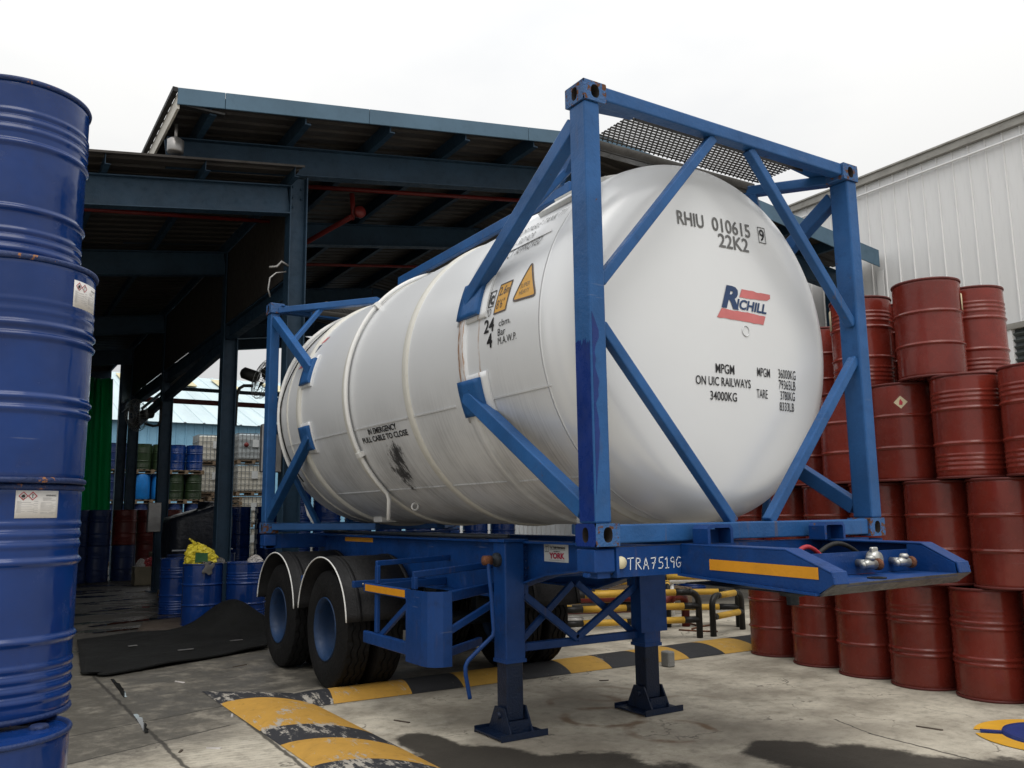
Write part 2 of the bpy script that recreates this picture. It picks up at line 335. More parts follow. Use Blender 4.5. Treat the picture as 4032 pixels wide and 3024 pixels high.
def ground_mat():
    t = NT("worn_concrete")
    v = t.obj()
    x, y, z = t.xyz(v)
    n0 = t.noise(v, 0.35, 4)
    n1 = t.noise(v, 1.4, 6, 0.62)
    n2 = t.noise(v, 9.0, 6, 0.7)
    n3 = t.noise(v, 60, 3, 0.7)
    c = t.mix(t.ramp(n1, 0.30, 0.66), (0.29, 0.258, 0.205), (0.60, 0.55, 0.45))
    c = t.mix(t.math('MULTIPLY', t.ramp(n2, 0.45, 0.72), 0.5), c, (0.15, 0.135, 0.11))
    sp = t.noise(t.map(v, (1, 1, 1), loc=(5, 2, 0)), 2.6, 8, 0.75)
    c = t.mix(t.math('MULTIPLY', t.ramp(sp, 0.52, 0.68), 0.45), c, (0.24, 0.21, 0.165))
    c = t.mix(t.math('MULTIPLY', t.ramp(sp, 0.44, 0.30), 0.45), c, (0.56, 0.53, 0.46))
    c = t.mix(t.math('MULTIPLY', t.ramp(n3, 0.55, 0.75), 0.35), c, (0.12, 0.11, 0.09))
    # oily film by the shed, blended with painted shade under trailer and roof
    oil_shade = t.math('ADD', t.math('MULTIPLY', t.ramp(y, 2.7, 4.6), t.ramp(x, 3.4, 1.6)), t.math('MULTIPLY', t.ramp(x, -0.3, -1.3), t.ramp(y, 2.3, 3.3)))  # first term paints the trailer's shade, second is yard grime
    ok = t.math('MULTIPLY', t.math('MINIMUM', oil_shade, 1.0), t.ramp(t.math('ADD', t.math('MULTIPLY', sp, 0.7), t.math('MULTIPLY', n1, 0.5)), 0.48, 0.66, 0.45, 1.0))
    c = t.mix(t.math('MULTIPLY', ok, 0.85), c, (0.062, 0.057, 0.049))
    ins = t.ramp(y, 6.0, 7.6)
    c = t.mix(t.math('MULTIPLY', ins, t.ramp(n1, 0.25, 0.6, 0.65, 0.95)), c, (0.032, 0.029, 0.025))  # floor grime plus the shed's interior shade, put into the colour
    rough = t.math('SUBTRACT', 0.85, t.math('MULTIPLY', ok, 0.25))
    wetn = t.noise(t.map(v, (0.55, 1.5, 1), rot=(0, 0, 0.25)), 1.1, 5, 0.6)
    wet_in = t.math('MULTIPLY', t.ramp(wetn, 0.50, 0.56), t.math('MULTIPLY', t.ramp(y, 7.2, 8.2), t.ramp(x, 1.2, 0.6)))
    rough = t.math('SUBTRACT', rough, t.math('MULTIPLY', wet_in, 0.5))
    # wet stains: a chain of blobs with ragged edges
    wob = t.math('MULTIPLY', t.math('SUBTRACT', t.noise(v, 2.6, 8, 0.72), 0.5), 1.15)
    def blob(cx, cy, rx, ry, rot):
        p = t.new("ShaderNodeVectorMath", operation='SUBTRACT')
        s = t.new("ShaderNodeCombineXYZ"); s.inputs[0].default_value = cx; s.inputs[1].default_value = cy
        t.l.new(v, p.inputs[0]); t.l.new(s.outputs[0], p.inputs[1])
        q = t.new("ShaderNodeVectorRotate", rotation_type='Z_AXIS'); q.inputs["Angle"].default_value = -rot
        t.l.new(p.outputs[0], q.inputs[0])
        m = t.map(q.outputs[0], (1 / rx, 1 / ry, 0.0))
        L = t.new("ShaderNodeVectorMath", operation='LENGTH'); t.l.new(m, L.inputs[0])
        return L.outputs["Value"]
    def stain(c, rough, L, edge, col, k, dr):
        d = None
        for b in L:
            e = blob(*b)
            d = e if d is None else t.math('MINIMUM', d, e)
        m = t.ramp(t.math('ADD', d, wob), 1.0 + edge, 1.0 - edge)
        c = t.mix(t.math('MULTIPLY', m, k), c, col)
        return c, t.math('SUBTRACT', rough, t.math('MULTIPLY', m, dr))
    damp = [(0.3, 1.35, 0.75, 0.4, 0.4), (1.9, 0.85, 1.0, 0.35, -0.5), (1.2, 2.2, 0.8, 0.5, 0.0)]
    c, rough = stain(c, rough, damp, 0.55, (0.17, 0.15, 0.12), 0.55, 0.05)
    wet = [(-0.02, 1.85, 0.17, 0.33, 0.0), (0.10, 1.25, 0.34, 0.55, 0.45), (0.45, 0.75, 0.46, 0.50, 0.45), (0.66, 0.35, 0.42, 0.42, 0.3), (0.55, 0.1, 0.5, 0.55, 0.0),
           (1.80, 0.30, 0.30, 0.36, 0.0), (1.95, -0.05, 0.42, 0.42, -0.6), (2.25, -0.45, 0.45, 0.32, -0.9), (1.6, -0.3, 0.5, 0.45, 0.0), (2.45, -1.0, 0.5, 0.6, 0.0)]
    c, rough = stain(c, rough, wet, 0.13, (0.024, 0.020, 0.015), 0.94, 0.08)
    # slabs near the shed are grimier than the open yard
    slab = t.math('MULTIPLY', t.ramp(t.math('SUBTRACT', y, t.math('MULTIPLY', x, 0.314)), 4.15, 4.19), t.math('MULTIPLY', t.ramp(x, 0.9, -0.1), t.ramp(y, 6.9, 6.4)))
    c = t.mix(t.math('MULTIPLY', slab, t.ramp(t.math('ADD', t.math('MULTIPLY', sp, 0.6), t.math('MULTIPLY', n2, 0.4)), 0.40, 0.58, 0.30, 0.95)), c, (0.078, 0.073, 0.063))
    slab2 = t.math('MULTIPLY', t.math('MULTIPLY', t.ramp(t.math('SUBTRACT', y, t.math('MULTIPLY', x, 0.406)), 3.58, 3.62), t.ramp(t.math('SUBTRACT', y, t.math('MULTIPLY', x, 0.314)), 4.19, 4.15)), t.ramp(x, -0.80, -0.88))
    c = t.mix(t.math('MULTIPLY', slab2, t.ramp(t.math('ADD', t.math('MULTIPLY', sp, 0.6), t.math('MULTIPLY', n2, 0.4)), 0.42, 0.58, 0.15, 0.9)), c, (0.09, 0.083, 0.07))
    rough = t.math('SUBTRACT', rough, t.math('MULTIPLY', slab, 0.12))
    edge = t.math('MULTIPLY', t.ramp(x, -1.35, -1.75), t.ramp(y, 2.0, 3.0))
    c = t.mix(t.math('MULTIPLY', edge, t.ramp(n2, 0.35, 0.6, 0.35, 0.8)), c, (0.085, 0.077, 0.063))
    # hairline cracks and grit
    vo = t.new("ShaderNodeTexVoronoi", feature='DISTANCE_TO_EDGE'); vo.inputs["Scale"].default_value = 0.75
    dv = t.new("ShaderNodeVectorMath", operation='ADD'); nzc = t.new("ShaderNodeTexNoise"); nzc.inputs["Scale"].default_value = 2.2; nzc.inputs["Detail"].default_value = 6
    t.l.new(v, nzc.inputs["Vector"]); t.l.new(v, dv.inputs[0]); t.l.new(nzc.outputs["Color"], dv.inputs[1]); t.l.new(dv.outputs[0], vo.inputs["Vector"])
    ck = t.math('MULTIPLY', t.ramp(vo.outputs["Distance"], 0.010, 0.002), t.ramp(n1, 0.48, 0.60))
    c = t.mix(t.math('MULTIPLY', ck, 0.7), c, (0.06, 0.052, 0.042))
    gr = t.noise(v, 170, 2, 0.6)
    c = t.mix(t.math('MULTIPLY', t.ramp(gr, 0.66, 0.72), 0.55), c, (0.09, 0.08, 0.065))
    c = t.mix(t.math('MULTIPLY', t.ramp(gr, 0.33, 0.27), 0.35), c, (0.62, 0.59, 0.52))
    # rust-coloured drum rings
    wr = t.math('MULTIPLY', t.math('SUBTRACT', t.noise(v, 5, 4), 0.5), 0.10)
    for cx, cy, r, s in ((1.62, 2.30, 0.29, 0.5), (1.42, 1.80, 0.30, 0.75), (1.55, 1.20, 0.30, 0.8), (1.95, 2.45, 0.29, 0.35), (2.3, 1.75, 0.3, 0.3)):
        d = t.math('ABSOLUTE', t.math('SUBTRACT', t.math('ADD', blob(cx, cy, 1, 1, 0), wr), r))
        m = t.math('MULTIPLY', t.ramp(d, 0.055, 0.012), t.ramp(t.noise(v, 2.5, 3), 0.38, 0.62))
        c = t.mix(t.math('MULTIPLY', m, s), c, (0.13, 0.068, 0.03))
    # cracks and slab joints
    wc = t.math('MULTIPLY', t.math('SUBTRACT', t.noise(v, 7, 4), 0.5), 0.05)
    def seg(ax, ay, bx, by):
        L = math.hypot(bx - ax, by - ay); ux, uy = (bx - ax) / L, (by - ay) / L
        px, py = t.math('SUBTRACT', x, ax), t.math('SUBTRACT', y, ay)
        s = t.math('ADD', t.math('MULTIPLY', px, ux), t.math('MULTIPLY', py, uy))
        dd = t.math('ABSOLUTE', t.math('ADD', t.math('SUBTRACT', t.math('MULTIPLY', px, uy), t.math('MULTIPLY', py, ux)), wc))
        over = t.math('MAXIMUM', t.math('SUBTRACT', 0.0, s), t.math('SUBTRACT', s, L))
        return t.math('MAXIMUM', dd, over)
    for a, b, w in (((-1.62, 7.0), (-1.49, 2.0), 0.012), ((-2.6, 3.35), (-0.85, 3.9), 0.010), ((-2.6, 2.55), (-1.0, 3.2), 0.009), ((-0.85, 3.9), (-0.95, -1), 0.012), ((2.60, 0.35), (2.55, -0.5), 0.010),
                    ((2.55, -0.5), (2.85, -1.6), 0.010), ((2.60, 0.35), (2.75, 0.75), 0.006), ((2.6, 6.0), (9, 6.6), 0.012), ((-6, 7.0), (12, 7.0), 0.012)):
        m = t.ramp(seg(a[0], a[1], b[0], b[1]), w * 1.8, w * 0.6)
        c = t.mix(t.math('MULTIPLY', m, 0.85), c, (0.03, 0.027, 0.023))
    # tyre scuffs
    tr = t.new("ShaderNodeTexWave", wave_type='BANDS', bands_direction='Y')
    t.l.new(t.map(v, (1, 1, 1), rot=(0, 0, 0.15)), tr.inputs["Vector"])
    tr.inputs["Scale"].default_value = 5.5; tr.inputs["Distortion"].default_value = 3.5; tr.inputs["Detail"].default_value = 3
    m = t.math('MULTIPLY', t.ramp(tr.outputs["Fac"], 0.5, 0.9, 0.0, 0.5), t.math('MULTIPLY', t.ramp(t.math('ABSOLUTE', t.math('SUBTRACT', x, -1.25)), 0.45, 0.25), t.ramp(y, 3.9, 3.2)))
    c = t.mix(t.math('MULTIPLY', m, t.ramp(n2, 0.3, 0.6, 0.0, 0.5)), c, (0.09, 0.08, 0.065))
    t.bump(t.math('ADD', t.math('MULTIPLY', n2, 0.7), t.math('MULTIPLY', n3, 0.5)), 0.35, 0.012)
    return t.out(c, rough, 0, 0.4)
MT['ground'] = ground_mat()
def water():
    t = NT("standing_water")
    v = t.obj()
    return t.out((0.02, 0.019, 0.017), 0.04, 0, 0.6)
MT['water'] = water()

def translucent_tarp():
    m = MT['curtain']; n, l = m.node_tree.nodes, m.node_tree.links
    b = n["Principled BSDF"]; out = n["Material Output"]
    tb = n.new("ShaderNodeBsdfTranslucent"); tb.inputs["Color"].default_value = (0.012, 0.45, 0.22, 1)
    mxs = n.new("ShaderNodeMixShader"); mxs.inputs[0].default_value = 0.55
    l.new(b.outputs[0], mxs.inputs[1]); l.new(tb.outputs[0], mxs.inputs[2]); l.new(mxs.outputs[0], out.inputs[0])
translucent_tarp()
# ------------------------------------------------------------------ mesh helpers
class MB:
    """Collects shapes in one bmesh; several materials by index."""
    def __init__(s): s.bm = bmesh.new(); s.mats = []; s.cur = 0; s.smooth = False
    def use(s, name):
        if name not in s.mats: s.mats.append(name)
        s.cur = s.mats.index(name); return s
    def face(s, vs, smooth=False):
        try:
            f = s.bm.faces.new(vs)
        except ValueError:
            return None
        f.material_index = s.cur; f.smooth = smooth
        return f
    def v(s, p): return s.bm.verts.new(p)
    def hexa(s, P, bev=0.0, seg=1):
        """8 points: bottom ring then top ring, counter-clockwise seen from above."""
        vs_ = [s.v(p) for p in P]
        fs = [s.face([vs_[i] for i in q]) for q in ((3, 2, 1, 0), (4, 5, 6, 7), (0, 1, 5, 4), (1, 2, 6, 5), (2, 3, 7, 6), (3, 0, 4, 7))]
        if bev > 0:
            es = list({e for f in fs for e in f.edges})
            r = bmesh.ops.bevel(s.bm, geom=es, offset=bev, segments=seg, profile=0.5, affect='EDGES', clamp_overlap=True)
            for f in r['faces']: f.material_index = s.cur; f.smooth = False
        return s
    def box(s, a, b, bev=0.0, seg=1):
        x0, y0, z0 = (min(a[i], b[i]) for i in range(3)); x1, y1, z1 = (max(a[i], b[i]) for i in range(3))
        return s.hexa([(x0, y0, z0), (x1, y0, z0), (x1, y1, z0), (x0, y1, z0), (x0, y0, z1), (x1, y0, z1), (x1, y1, z1), (x0, y1, z1)], bev, seg)
    def bar(s, p, q, w, h, up=(0, 0, 1), bev=0.0, seg=1):
        """Square bar from p to q, w across, h along up."""
        p, q = Vector(p), Vector(q)
        d = (q - p).normalized(); u = Vector(up)
        sd_ = d.cross(u).normalized(); u = sd_.cross(d).normalized()
        a, b = sd_ * w / 2, u * h / 2
        return s.hexa([p - a - b, p + a - b, q + a - b, q - a - b, p - a + b, p + a + b, q + a + b, q - a + b], bev, seg)
    def tube(s, path, r, n=10, cap=True, closed=False):
        path = [Vector(p) for p in path]
        rings = []; ref = None
        N = len(path)
        for i, p in enumerate(path):
            a = path[i - 1] if (i > 0 or closed) else p
            b = path[(i + 1) % N] if (i < N - 1 or closed) else p
            d = (b - a).normalized()
            if ref is None:
                ref = Vector((0, 0, 1)) if abs(d.z) < 0.9 else Vector((1, 0, 0))
            x_ = d.cross(ref).normalized(); y_ = x_.cross(d).normalized(); ref = y_
            rr = r[i] if isinstance(r, (list, tuple)) else r
            rings.append([s.v(p + (x_ * math.cos(2 * PI * k / n) + y_ * math.sin(2 * PI * k / n)) * rr) for k in range(n)])
        for i in range(N if closed else N - 1):
            A, B = rings[i], rings[(i + 1) % N]
            for k in range(n): s.face([A[k], A[(k + 1) % n], B[(k + 1) % n], B[k]], True)
        if cap and not closed:
            s.face(rings[0][::-1]); s.face(rings[-1])
        return s
    def lathe(s, prof, n=48, c=(0, 0, 0), axis='z', a0=0.0, a1=2 * PI, smooth=True):
        full = abs(a1 - a0 - 2 * PI) < 1e-6
        m = n if full else n + 1
        rings = []
        for r, h in prof:
            if r < 1e-6:
                p = {'z': (0, 0, h), 'y': (0, h, 0), 'x': (h, 0, 0)}[axis]
                rings.append([s.v(Vector(c) + Vector(p))]); continue
            R_ = []
            for k in range(m):
                t = a0 + (a1 - a0) * k / n
                ca, sa = r * math.cos(t), r * math.sin(t)
                p = {'z': (ca, sa, h), 'y': (ca, h, -sa), 'x': (h, ca, sa)}[axis]
                R_.append(s.v(Vector(c) + Vector(p)))
            rings.append(R_)
        for A, B in zip(rings, rings[1:]):
            for k in range(n if full else n):
                k2 = (k + 1) % m
                if len(A) == 1 and len(B) == 1: continue
                if len(A) == 1: s.face([A[0], B[k2], B[k]], smooth)
                elif len(B) == 1: s.face([A[k], A[k2], B[0]], smooth)
                else: s.face([A[k], A[k2], B[k2], B[k]], smooth)
        return s
    def prism(s, poly, ax, a, b, bev=0.0):
        """polygon in the plane normal to axis ax ('x': (y,z), 'y': (x,z), 'z': (x,y)) from a to b."""
        def P(u, w, h): return {'x': (h, u, w), 'y': (u, h, w), 'z': (u, w, h)}[ax]
        A = [s.v(P(u, w, a)) for u, w in poly]; B = [s.v(P(u, w, b)) for u, w in poly]
        n = len(poly)
        fs = [s.face(A[::-1]), s.face(B)]
        for k in range(n): fs.append(s.face([A[k], A[(k + 1) % n], B[(k + 1) % n], B[k]]))
        if bev > 0:
            es = list({e for f in fs if f for e in f.edges})
            r = bmesh.ops.bevel(s.bm, geom=es, offset=bev, segments=1, profile=0.5, affect='EDGES', clamp_overlap=True)
            for f in r['faces']: f.material_index = s.cur
        return s
    def grid(s, fn, nu, nv, smooth=True):
        V = [[s.v(fn(i / nu, j / nv)) for j in range(nv + 1)] for i in range(nu + 1)]
        for i in range(nu):
            for j in range(nv): s.face([V[i][j], V[i + 1][j], V[i + 1][j + 1], V[i][j + 1]], smooth)
        return s
    def sheet(s, fn, th, nu, nv, smooth=True):
        """fn(u,v) -> (point, normal); a sheet with thickness th."""
        top = [[s.v(Vector(fn(i / nu, j / nv)[0]) + Vector(fn(i / nu, j / nv)[1]) * th) for j in range(nv + 1)] for i in range(nu + 1)]
        bot = [[s.v(fn(i / nu, j / nv)[0]) for j in range(nv + 1)] for i in range(nu + 1)]
        for i in range(nu):
            for j in range(nv):
                s.face([top[i][j], top[i + 1][j], top[i + 1][j + 1], top[i][j + 1]], smooth)
                s.face([bot[i][j], bot[i][j + 1], bot[i + 1][j + 1], bot[i + 1][j]], smooth)
        for i in range(nu):
            s.face([bot[i][0], bot[i + 1][0], top[i + 1][0], top[i][0]]); s.face([top[i][nv], top[i + 1][nv], bot[i + 1][nv], bot[i][nv]])
        for j in range(nv):
            s.face([top[0][j], top[0][j + 1], bot[0][j + 1], bot[0][j]]); s.face([bot[nu][j], bot[nu][j + 1], top[nu][j + 1], top[nu][j]])
        return s
    def mesh(s, name, mat, fix=True):
        if fix: bmesh.ops.recalc_face_normals(s.bm, faces=s.bm.faces[:])
        me = bpy.data.meshes.new(name)
        s.bm.to_mesh(me); s.bm.free()
        names = s.mats if s.mats else [mat]
        for n in names: me.materials.append(MT[n])
        return me

def root(name, loc, label, cat, group=None, rz=0.0):
    o = bpy.data.objects.new(name, None)
    o.empty_display_size = 0.2
    COL.objects.link(o)
    o.location = loc; o.rotation_euler = (0, 0, rz)
    tag(o, label, cat, group)
    return o
def tag(o, label=None, cat=None, group=None, kind=None):
    if label: o["label"] = label
    if cat: o["category"] = cat
    if group: o["group"] = group
    if kind: o["kind"] = kind
    return o
def part(name, mb, mat, parent=None, label=None, kind=None, local=False, me=None, fix=True):
    """One mesh object. World-space shapes are shifted back by the thing's location."""
    me = me or mb.mesh(name, mat, fix)
    o = bpy.data.objects.new(name, me)
    COL.objects.link(o)
    if parent is not None:
        o.parent = parent
        if not local and parent.type == 'EMPTY' and parent.parent is None:
            o.location = -Vector(parent.location)
    tag(o, label, kind=kind)
    return o
def copy_tree(src, loc, rz=0.0, label=None, group=None):
    r = src.copy(); COL.objects.link(r)
    r.location = loc; r.rotation_euler = (0, 0, rz)
    if label: r["label"] = label
    if group: r["group"] = group
    def rec(a, b):
        for ch in list(a.children):
            c = ch.copy(); COL.objects.link(c); c.parent = b
            rec(ch, c)
    rec(src, r)
    return r

# ------------------------------------------------------------------ lettering
CAP = 0.73
def glyphs(txt, w=None, h=1.0, bold=0.0, shear=0.0, spacing=1.0, align='L'):
    """Flat lettering: verts (x right, y up), faces; scaled to width w and cap height h."""
    cu = bpy.data.curves.new("txt", 'FONT')
    cu.body = txt; cu.size = 1.0; cu.offset = bold; cu.shear = shear; cu.space_character = spacing
    cu.resolution_u = 3; cu.fill_mode = 'BOTH'
    o = bpy.data.objects.new("txt", cu); COL.objects.link(o)
    dg = bpy.context.evaluated_depsgraph_get(); dg.update()
    me = bpy.data.meshes.new_from_object(o.evaluated_get(dg))
    V = [tuple(v.co[:2]) for v in me.vertices]; F = [tuple(p.vertices) for p in me.polygons]
    bpy.data.objects.remove(o); bpy.data.curves.remove(cu); bpy.data.meshes.remove(me)
    if not V: return [], []
    x0, x1 = min(v[0] for v in V), max(v[0] for v in V)
    cap = CAP
    kx = (w / (x1 - x0)) if w else h / cap
    ky = h / cap
    return [((x - x0) * kx, y * ky) for x, y in V], F
CAP = max(v[1] for v in glyphs("H", None, 0.73)[0])
def put(mb, V, F, fn):
    vs_ = [mb.v(fn(x, y)) for x, y in V]
    for f in F: mb.face([vs_[i] for i in f])
def rect(x0, y0, x1, y1): return [(x0, y0), (x1, y0), (x1, y1), (x0, y1)], [(0, 1, 2, 3)]
def outline(P, t):
    """closed polyline as a flat ring of width t (inwards)."""
    n = len(P); cx = sum(p[0] for p in P) / n; cy = sum(p[1] for p in P) / n
    Q = []
    for k in range(n):
        a, b, c = Vector(P[k - 1]), Vector(P[k]), Vector(P[(k + 1) % n])
        d1, d2 = (b - a).normalized(), (c - b).normalized()
        n1, n2 = Vector((-d1.y, d1.x)), Vector((-d2.y, d2.x))
        m = (n1 + n2); m = m / max(0.3, m.dot(n1)) if m.length > 1e-6 else n1
        if (Vector((cx, cy)) - b).dot(m) < 0: m = -m
        Q.append(tuple(b + m * t))
    return list(P) + Q, [(k, (k + 1) % n, n + (k + 1) % n, n + k) for k in range(n)]
def stroke(path, t):
    V, F = [], []
    for a, b in zip(path, path[1:]):
        a, b = Vector(a), Vector(b); d = (b - a).normalized() * t / 2; nn = Vector((-d.y, d.x))
        i = len(V)
        V += [tuple(a - d * 0.8 - nn), tuple(b + d * 0.8 - nn), tuple(b + d * 0.8 + nn), tuple(a - d * 0.8 + nn)]
        F.append((i, i + 1, i + 2, i + 3))
    return V, F
def fine(P, F, step=0.035):
    """split a flat outline so it can follow a curved surface."""
    bm = bmesh.new(); vs_ = [bm.verts.new((x, y, 0)) for x, y in P]
    for f in F:
        try: bm.faces.new([vs_[i] for i in f])
        except ValueError: pass
    bmesh.ops.triangulate(bm, faces=bm.faces[:])
    for _ in range(6):
        es = [e for e in bm.edges if e.calc_length() > step]
        if not es: break
        bmesh.ops.subdivide_edges(bm, edges=es, cuts=1)
        bmesh.ops.triangulate(bm, faces=bm.faces[:])
    bm.verts.index_update()
    out = [tuple(v.co[:2]) for v in bm.verts], [tuple(v.index for v in f.verts) for f in bm.faces]
    bm.free(); return out
def on_barrel(y0, ang0, lift=0.003):
    """(x right, y up) -> left flank of the tank: right is towards -Y, up round the barrel."""
    def fn(x, y):
        a = rad(ang0) + y / TR
        return (TX - (TR + lift) * math.cos(a), y0 - x, TZ + (TR + lift) * math.sin(a))
    return fn
DOME_RC, DOME_Y = 9.205, 0.2
def dome_y(x, z):
    r2 = (x - TX) ** 2 + (z - TZ) ** 2
    return DOME_Y + DOME_RC - math.sqrt(DOME_RC ** 2 - r2)
def on_dome(x0, z0, lift=0.003, slope=0.0):
    def fn(x, y):
        X, Z = x0 + x, z0 + y + slope * x
        return (X, dome_y(X, Z) - lift, Z)
    return fn

# ------------------------------------------------------------------ ground
gm = MB()
GS = 160
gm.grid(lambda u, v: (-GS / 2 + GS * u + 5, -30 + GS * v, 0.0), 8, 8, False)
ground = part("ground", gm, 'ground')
tag(ground, "stained grey concrete yard", None, None, 'structure')

def blob_mesh(name, pts, z, mat, label):
    m = MB(); m.face([m.v((x, y, z)) for x, y in pts])
    o = part(name, m, mat); tag(o, label, None, None, 'structure'); return o
def ragged(a, b, w, n=18, seed=1):
    R_ = random.Random(seed); a, b = Vector(a), Vector(b); d = (b - a); nn = Vector((-d.y, d.x)).normalized()
    L, Rr = [], []
    for i in range(n + 1):
        t = i / n; k = w * (0.35 + 0.65 * math.sin(PI * min(1, max(0, t * 0.96 + 0.02)))) * R_.uniform(0.55, 1.25)
        L.append(a + d * t + nn * k); Rr.append(a + d * t - nn * w * 0.5 * R_.uniform(0.7, 1.1))
    return [tuple(p) for p in L] + [tuple(p) for p in Rr[::-1]]
blob_mesh("puddle", ragged((-1.46, 5.75), (-1.485, 4.75), 0.032, seed=3), 0.004, 'water', "thin water line in the slab joint beside the rubber mat")
blob_mesh("puddle", ragged((-1.52, 4.0), (-1.55, 3.3), 0.03, seed=5), 0.004, 'water', "short water-filled slit in the slab joint")
for i, (a, b, w) in enumerate((((-1.15, 10.4), (0.25, 11.0), 0.16), ((-1.2, 9.6), (-0.35, 9.75), 0.13), ((-0.9, 12.6), (0.3, 12.9), 0.12), ((-0.55, 14.4), (0.35, 14.7), 0.10), ((-1.0, 16.5), (0.2, 17.0), 0.1))):
    blob_mesh("puddle", ragged(a, b, w, 26, seed=11 + i), 0.004, 'water', "film of water on the dark shed floor")

# ------------------------------------------------------------------ speed bumps
def bump_piece(mb, P, nx=8, h=0.06, taper=False):
    """P(u,v): u across the bump 0..1, v along; rounded section."""
    def fn(u, v):
        x, y = P(u, v); k = math.sin(PI / 2 * min(1, v * 1.3)) if taper else 1.0
        return (x, y, 0.004 + h * k * (math.sin(PI * u) ** 0.75 if 0 < u < 1 else 0))
    mb.grid(fn, 14, nx)
    return mb
b1 = root("speed_bump", (-0.5, 3.0, 0), "worn black and yellow speed bump running from the trailer tyre to the picture's bottom edge", "speed bump", "painted speed bumps")
def bp1(y0, y1):
    def P(u, v):
        y = y0 + (y1 - y0) * v
        return (-0.86 + 0.64 * u + 0.03 * (2.5 - y) * 0.3, y - 0.56 * u)
    return P
for y0, y1, m in ((4.62, 3.98, 'stripe_black'), (3.98, 2.88, 'stripe_yellow'), (2.88, 2.41, 'stripe_black'), (2.41, 1.80, 'stripe_yellow'),
                  (1.80, 1.3, 'stripe_black'), (1.3, 0.7, 'stripe_yellow')):
    part("painted_stripe", bump_piece(MB(), bp1(y0, y1), taper=y0 > 4.5), m, b1)
b2 = root("speed_bump", (2.5, 3.7, 0), "black and yellow speed bump lying across the yard behind the landing legs", "speed bump", "painted speed bumps")
def bp2(x0, x1):
    def P(u, v):
        x = x0 + (x1 - x0) * v
        yn = 3.42 - 0.03 * x; yf = 3.98 + 0.022 * x
        return (x + 0.12 * u, yn + (yf - yn) * u)
    return P
for x0, x1, c in ((-0.62, -0.1, 'n'), (-0.1, 0.6, 'y'), (0.6, 1.1, 'b'), (1.1, 1.72, 'y'), (1.72, 2.26, 'b'), (2.26, 2.75, 'y'), (2.75, 3.25, 'b'), (3.25, 3.76, 'y'), (3.76, 4.27, 'b'), (4.27, 4.8, 'y'), (4.8, 5.3, 'b'), (5.3, 5.8, 'y')):
    m = {'y': 'stripe_yellow_new' if x0 > 1.0 else 'stripe_yellow', 'b': 'stripe_black_new', 'n': 'stripe_black'}[c]
    part("painted_stripe", bump_piece(MB(), bp2(x0, x1), taper=c == 'n'), m, b2)

# blue drain cover with its yellow ring
dc = root("drain_cover", (3.55, -0.42, 0), "round blue drain cover inside a yellow painted ring near the red drums", "drain cover")
def sector(mb, cx, cy, r0, r1, a0, a1, z, n=20):
    A = [mb.v((cx + r0 * math.cos(a0 + (a1 - a0) * k / n), cy + r0 * math.sin(a0 + (a1 - a0) * k / n), z)) for k in range(n + 1)]
    B = [mb.v((cx + r1 * math.cos(a0 + (a1 - a0) * k / n), cy + r1 * math.sin(a0 + (a1 - a0) * k / n), z)) for k in range(n + 1)]
    for k in range(n): mb.face([A[k], A[k + 1], B[k + 1], B[k]])
DX, DY = 3.51, -0.43
for a0 in (2.18, 4.274, 0.086):
    m = MB(); sector(m, DX, DY, 0.32, 0.50, a0 - 1.98, a0 - 0.10, 0.005); part("yellow_ring", m, 'ring_yellow', dc)
m = MB(); m.lathe([(0, 0.008), (0.24, 0.010), (0.30, 0.020), (0.325, 0.026), (0.335, 0.004)], 40, (DX, DY, 0)); part("cover_plate", m, 'cover_blue', dc)
for a in (2.18, 4.274, 0.086):
    m = MB(); m.bar((DX + 0.325 * math.cos(a), DY + 0.325 * math.sin(a), 0.010), (DX + 0.46 * math.cos(a), DY + 0.46 * math.sin(a), 0.010), 0.05, 0.012); part("lifting_tab", m, 'cover_blue', dc)
# ------------------------------------------------------------------ white warehouse with ribbed cladding
WK = 0.1
def wpt(y, z, off=0.0):      # a point on the wall plane, off metres out towards the yard
    n = Vector((-1, WK, 0)).normalized()
    p = Vector((12.07 + WK * y, y, z)) + n * off
    return p
wh = root("warehouse", wpt(3, 0), "tall white ribbed metal warehouse behind the red drum stack", "warehouse")
WANG = math.atan2(WK, 1.0)
def panel_mesh(h):
    P = 0.33
    prof = [(0, 0), (0.012, 0.021), (0.030, 0.021), (0.042, 0), (P * 0.5, 0.002), (P, 0)]
    m = MB()
    lo = [m.v((-d, y, 0)) for y, d in prof]; hi = [m.v((-d, y, h)) for y, d in prof]
    for k in range(len(prof) - 1): m.face([lo[k], lo[k + 1], hi[k + 1], hi[k]])
    A = m.v((0.08, 0, 0)); B = m.v((0.08, P, 0)); Cc = m.v((0.08, P, h)); D = m.v((0.08, 0, h))
    m.face([A, D, Cc, B])
    me = m.mesh("wall_panel", 'wall_white', False)
    return me
def wall_z(y): return 8.02 + 0.034 * (y - 3.5)
pm = panel_mesh(8.35)
for k in range(118):
    y = -6.0 + 0.33 * k
    o = part("wall_panel", None, None, wh, me=pm)
    o.location = wpt(y, 0) - wh.location; o.rotation_euler = (0, 0, -WANG)
def wall_run(m, y0, y1, z0, z1, d0, d1, slope=0.034):
    P = []
    for zz in (0, 1):
        for y, d in ((y0, d1), (y1, d1), (y1, d0), (y0, d0)):
            p = wpt(y, 0, d); base = (z1 if zz else z0) + slope * (y - 3.5); P.append((p.x, p.y, base))
    m.hexa(P)
m = MB(); wall_run(m, -6, 32, 8.16, 8.30, -0.05, 0.11); part("gutter", m, 'gutter', wh)
m = MB(); wall_run(m, -6, 32, 8.301, 8.335, -0.3, 0.14); part("gutter_lip", m, 'gutter', wh)
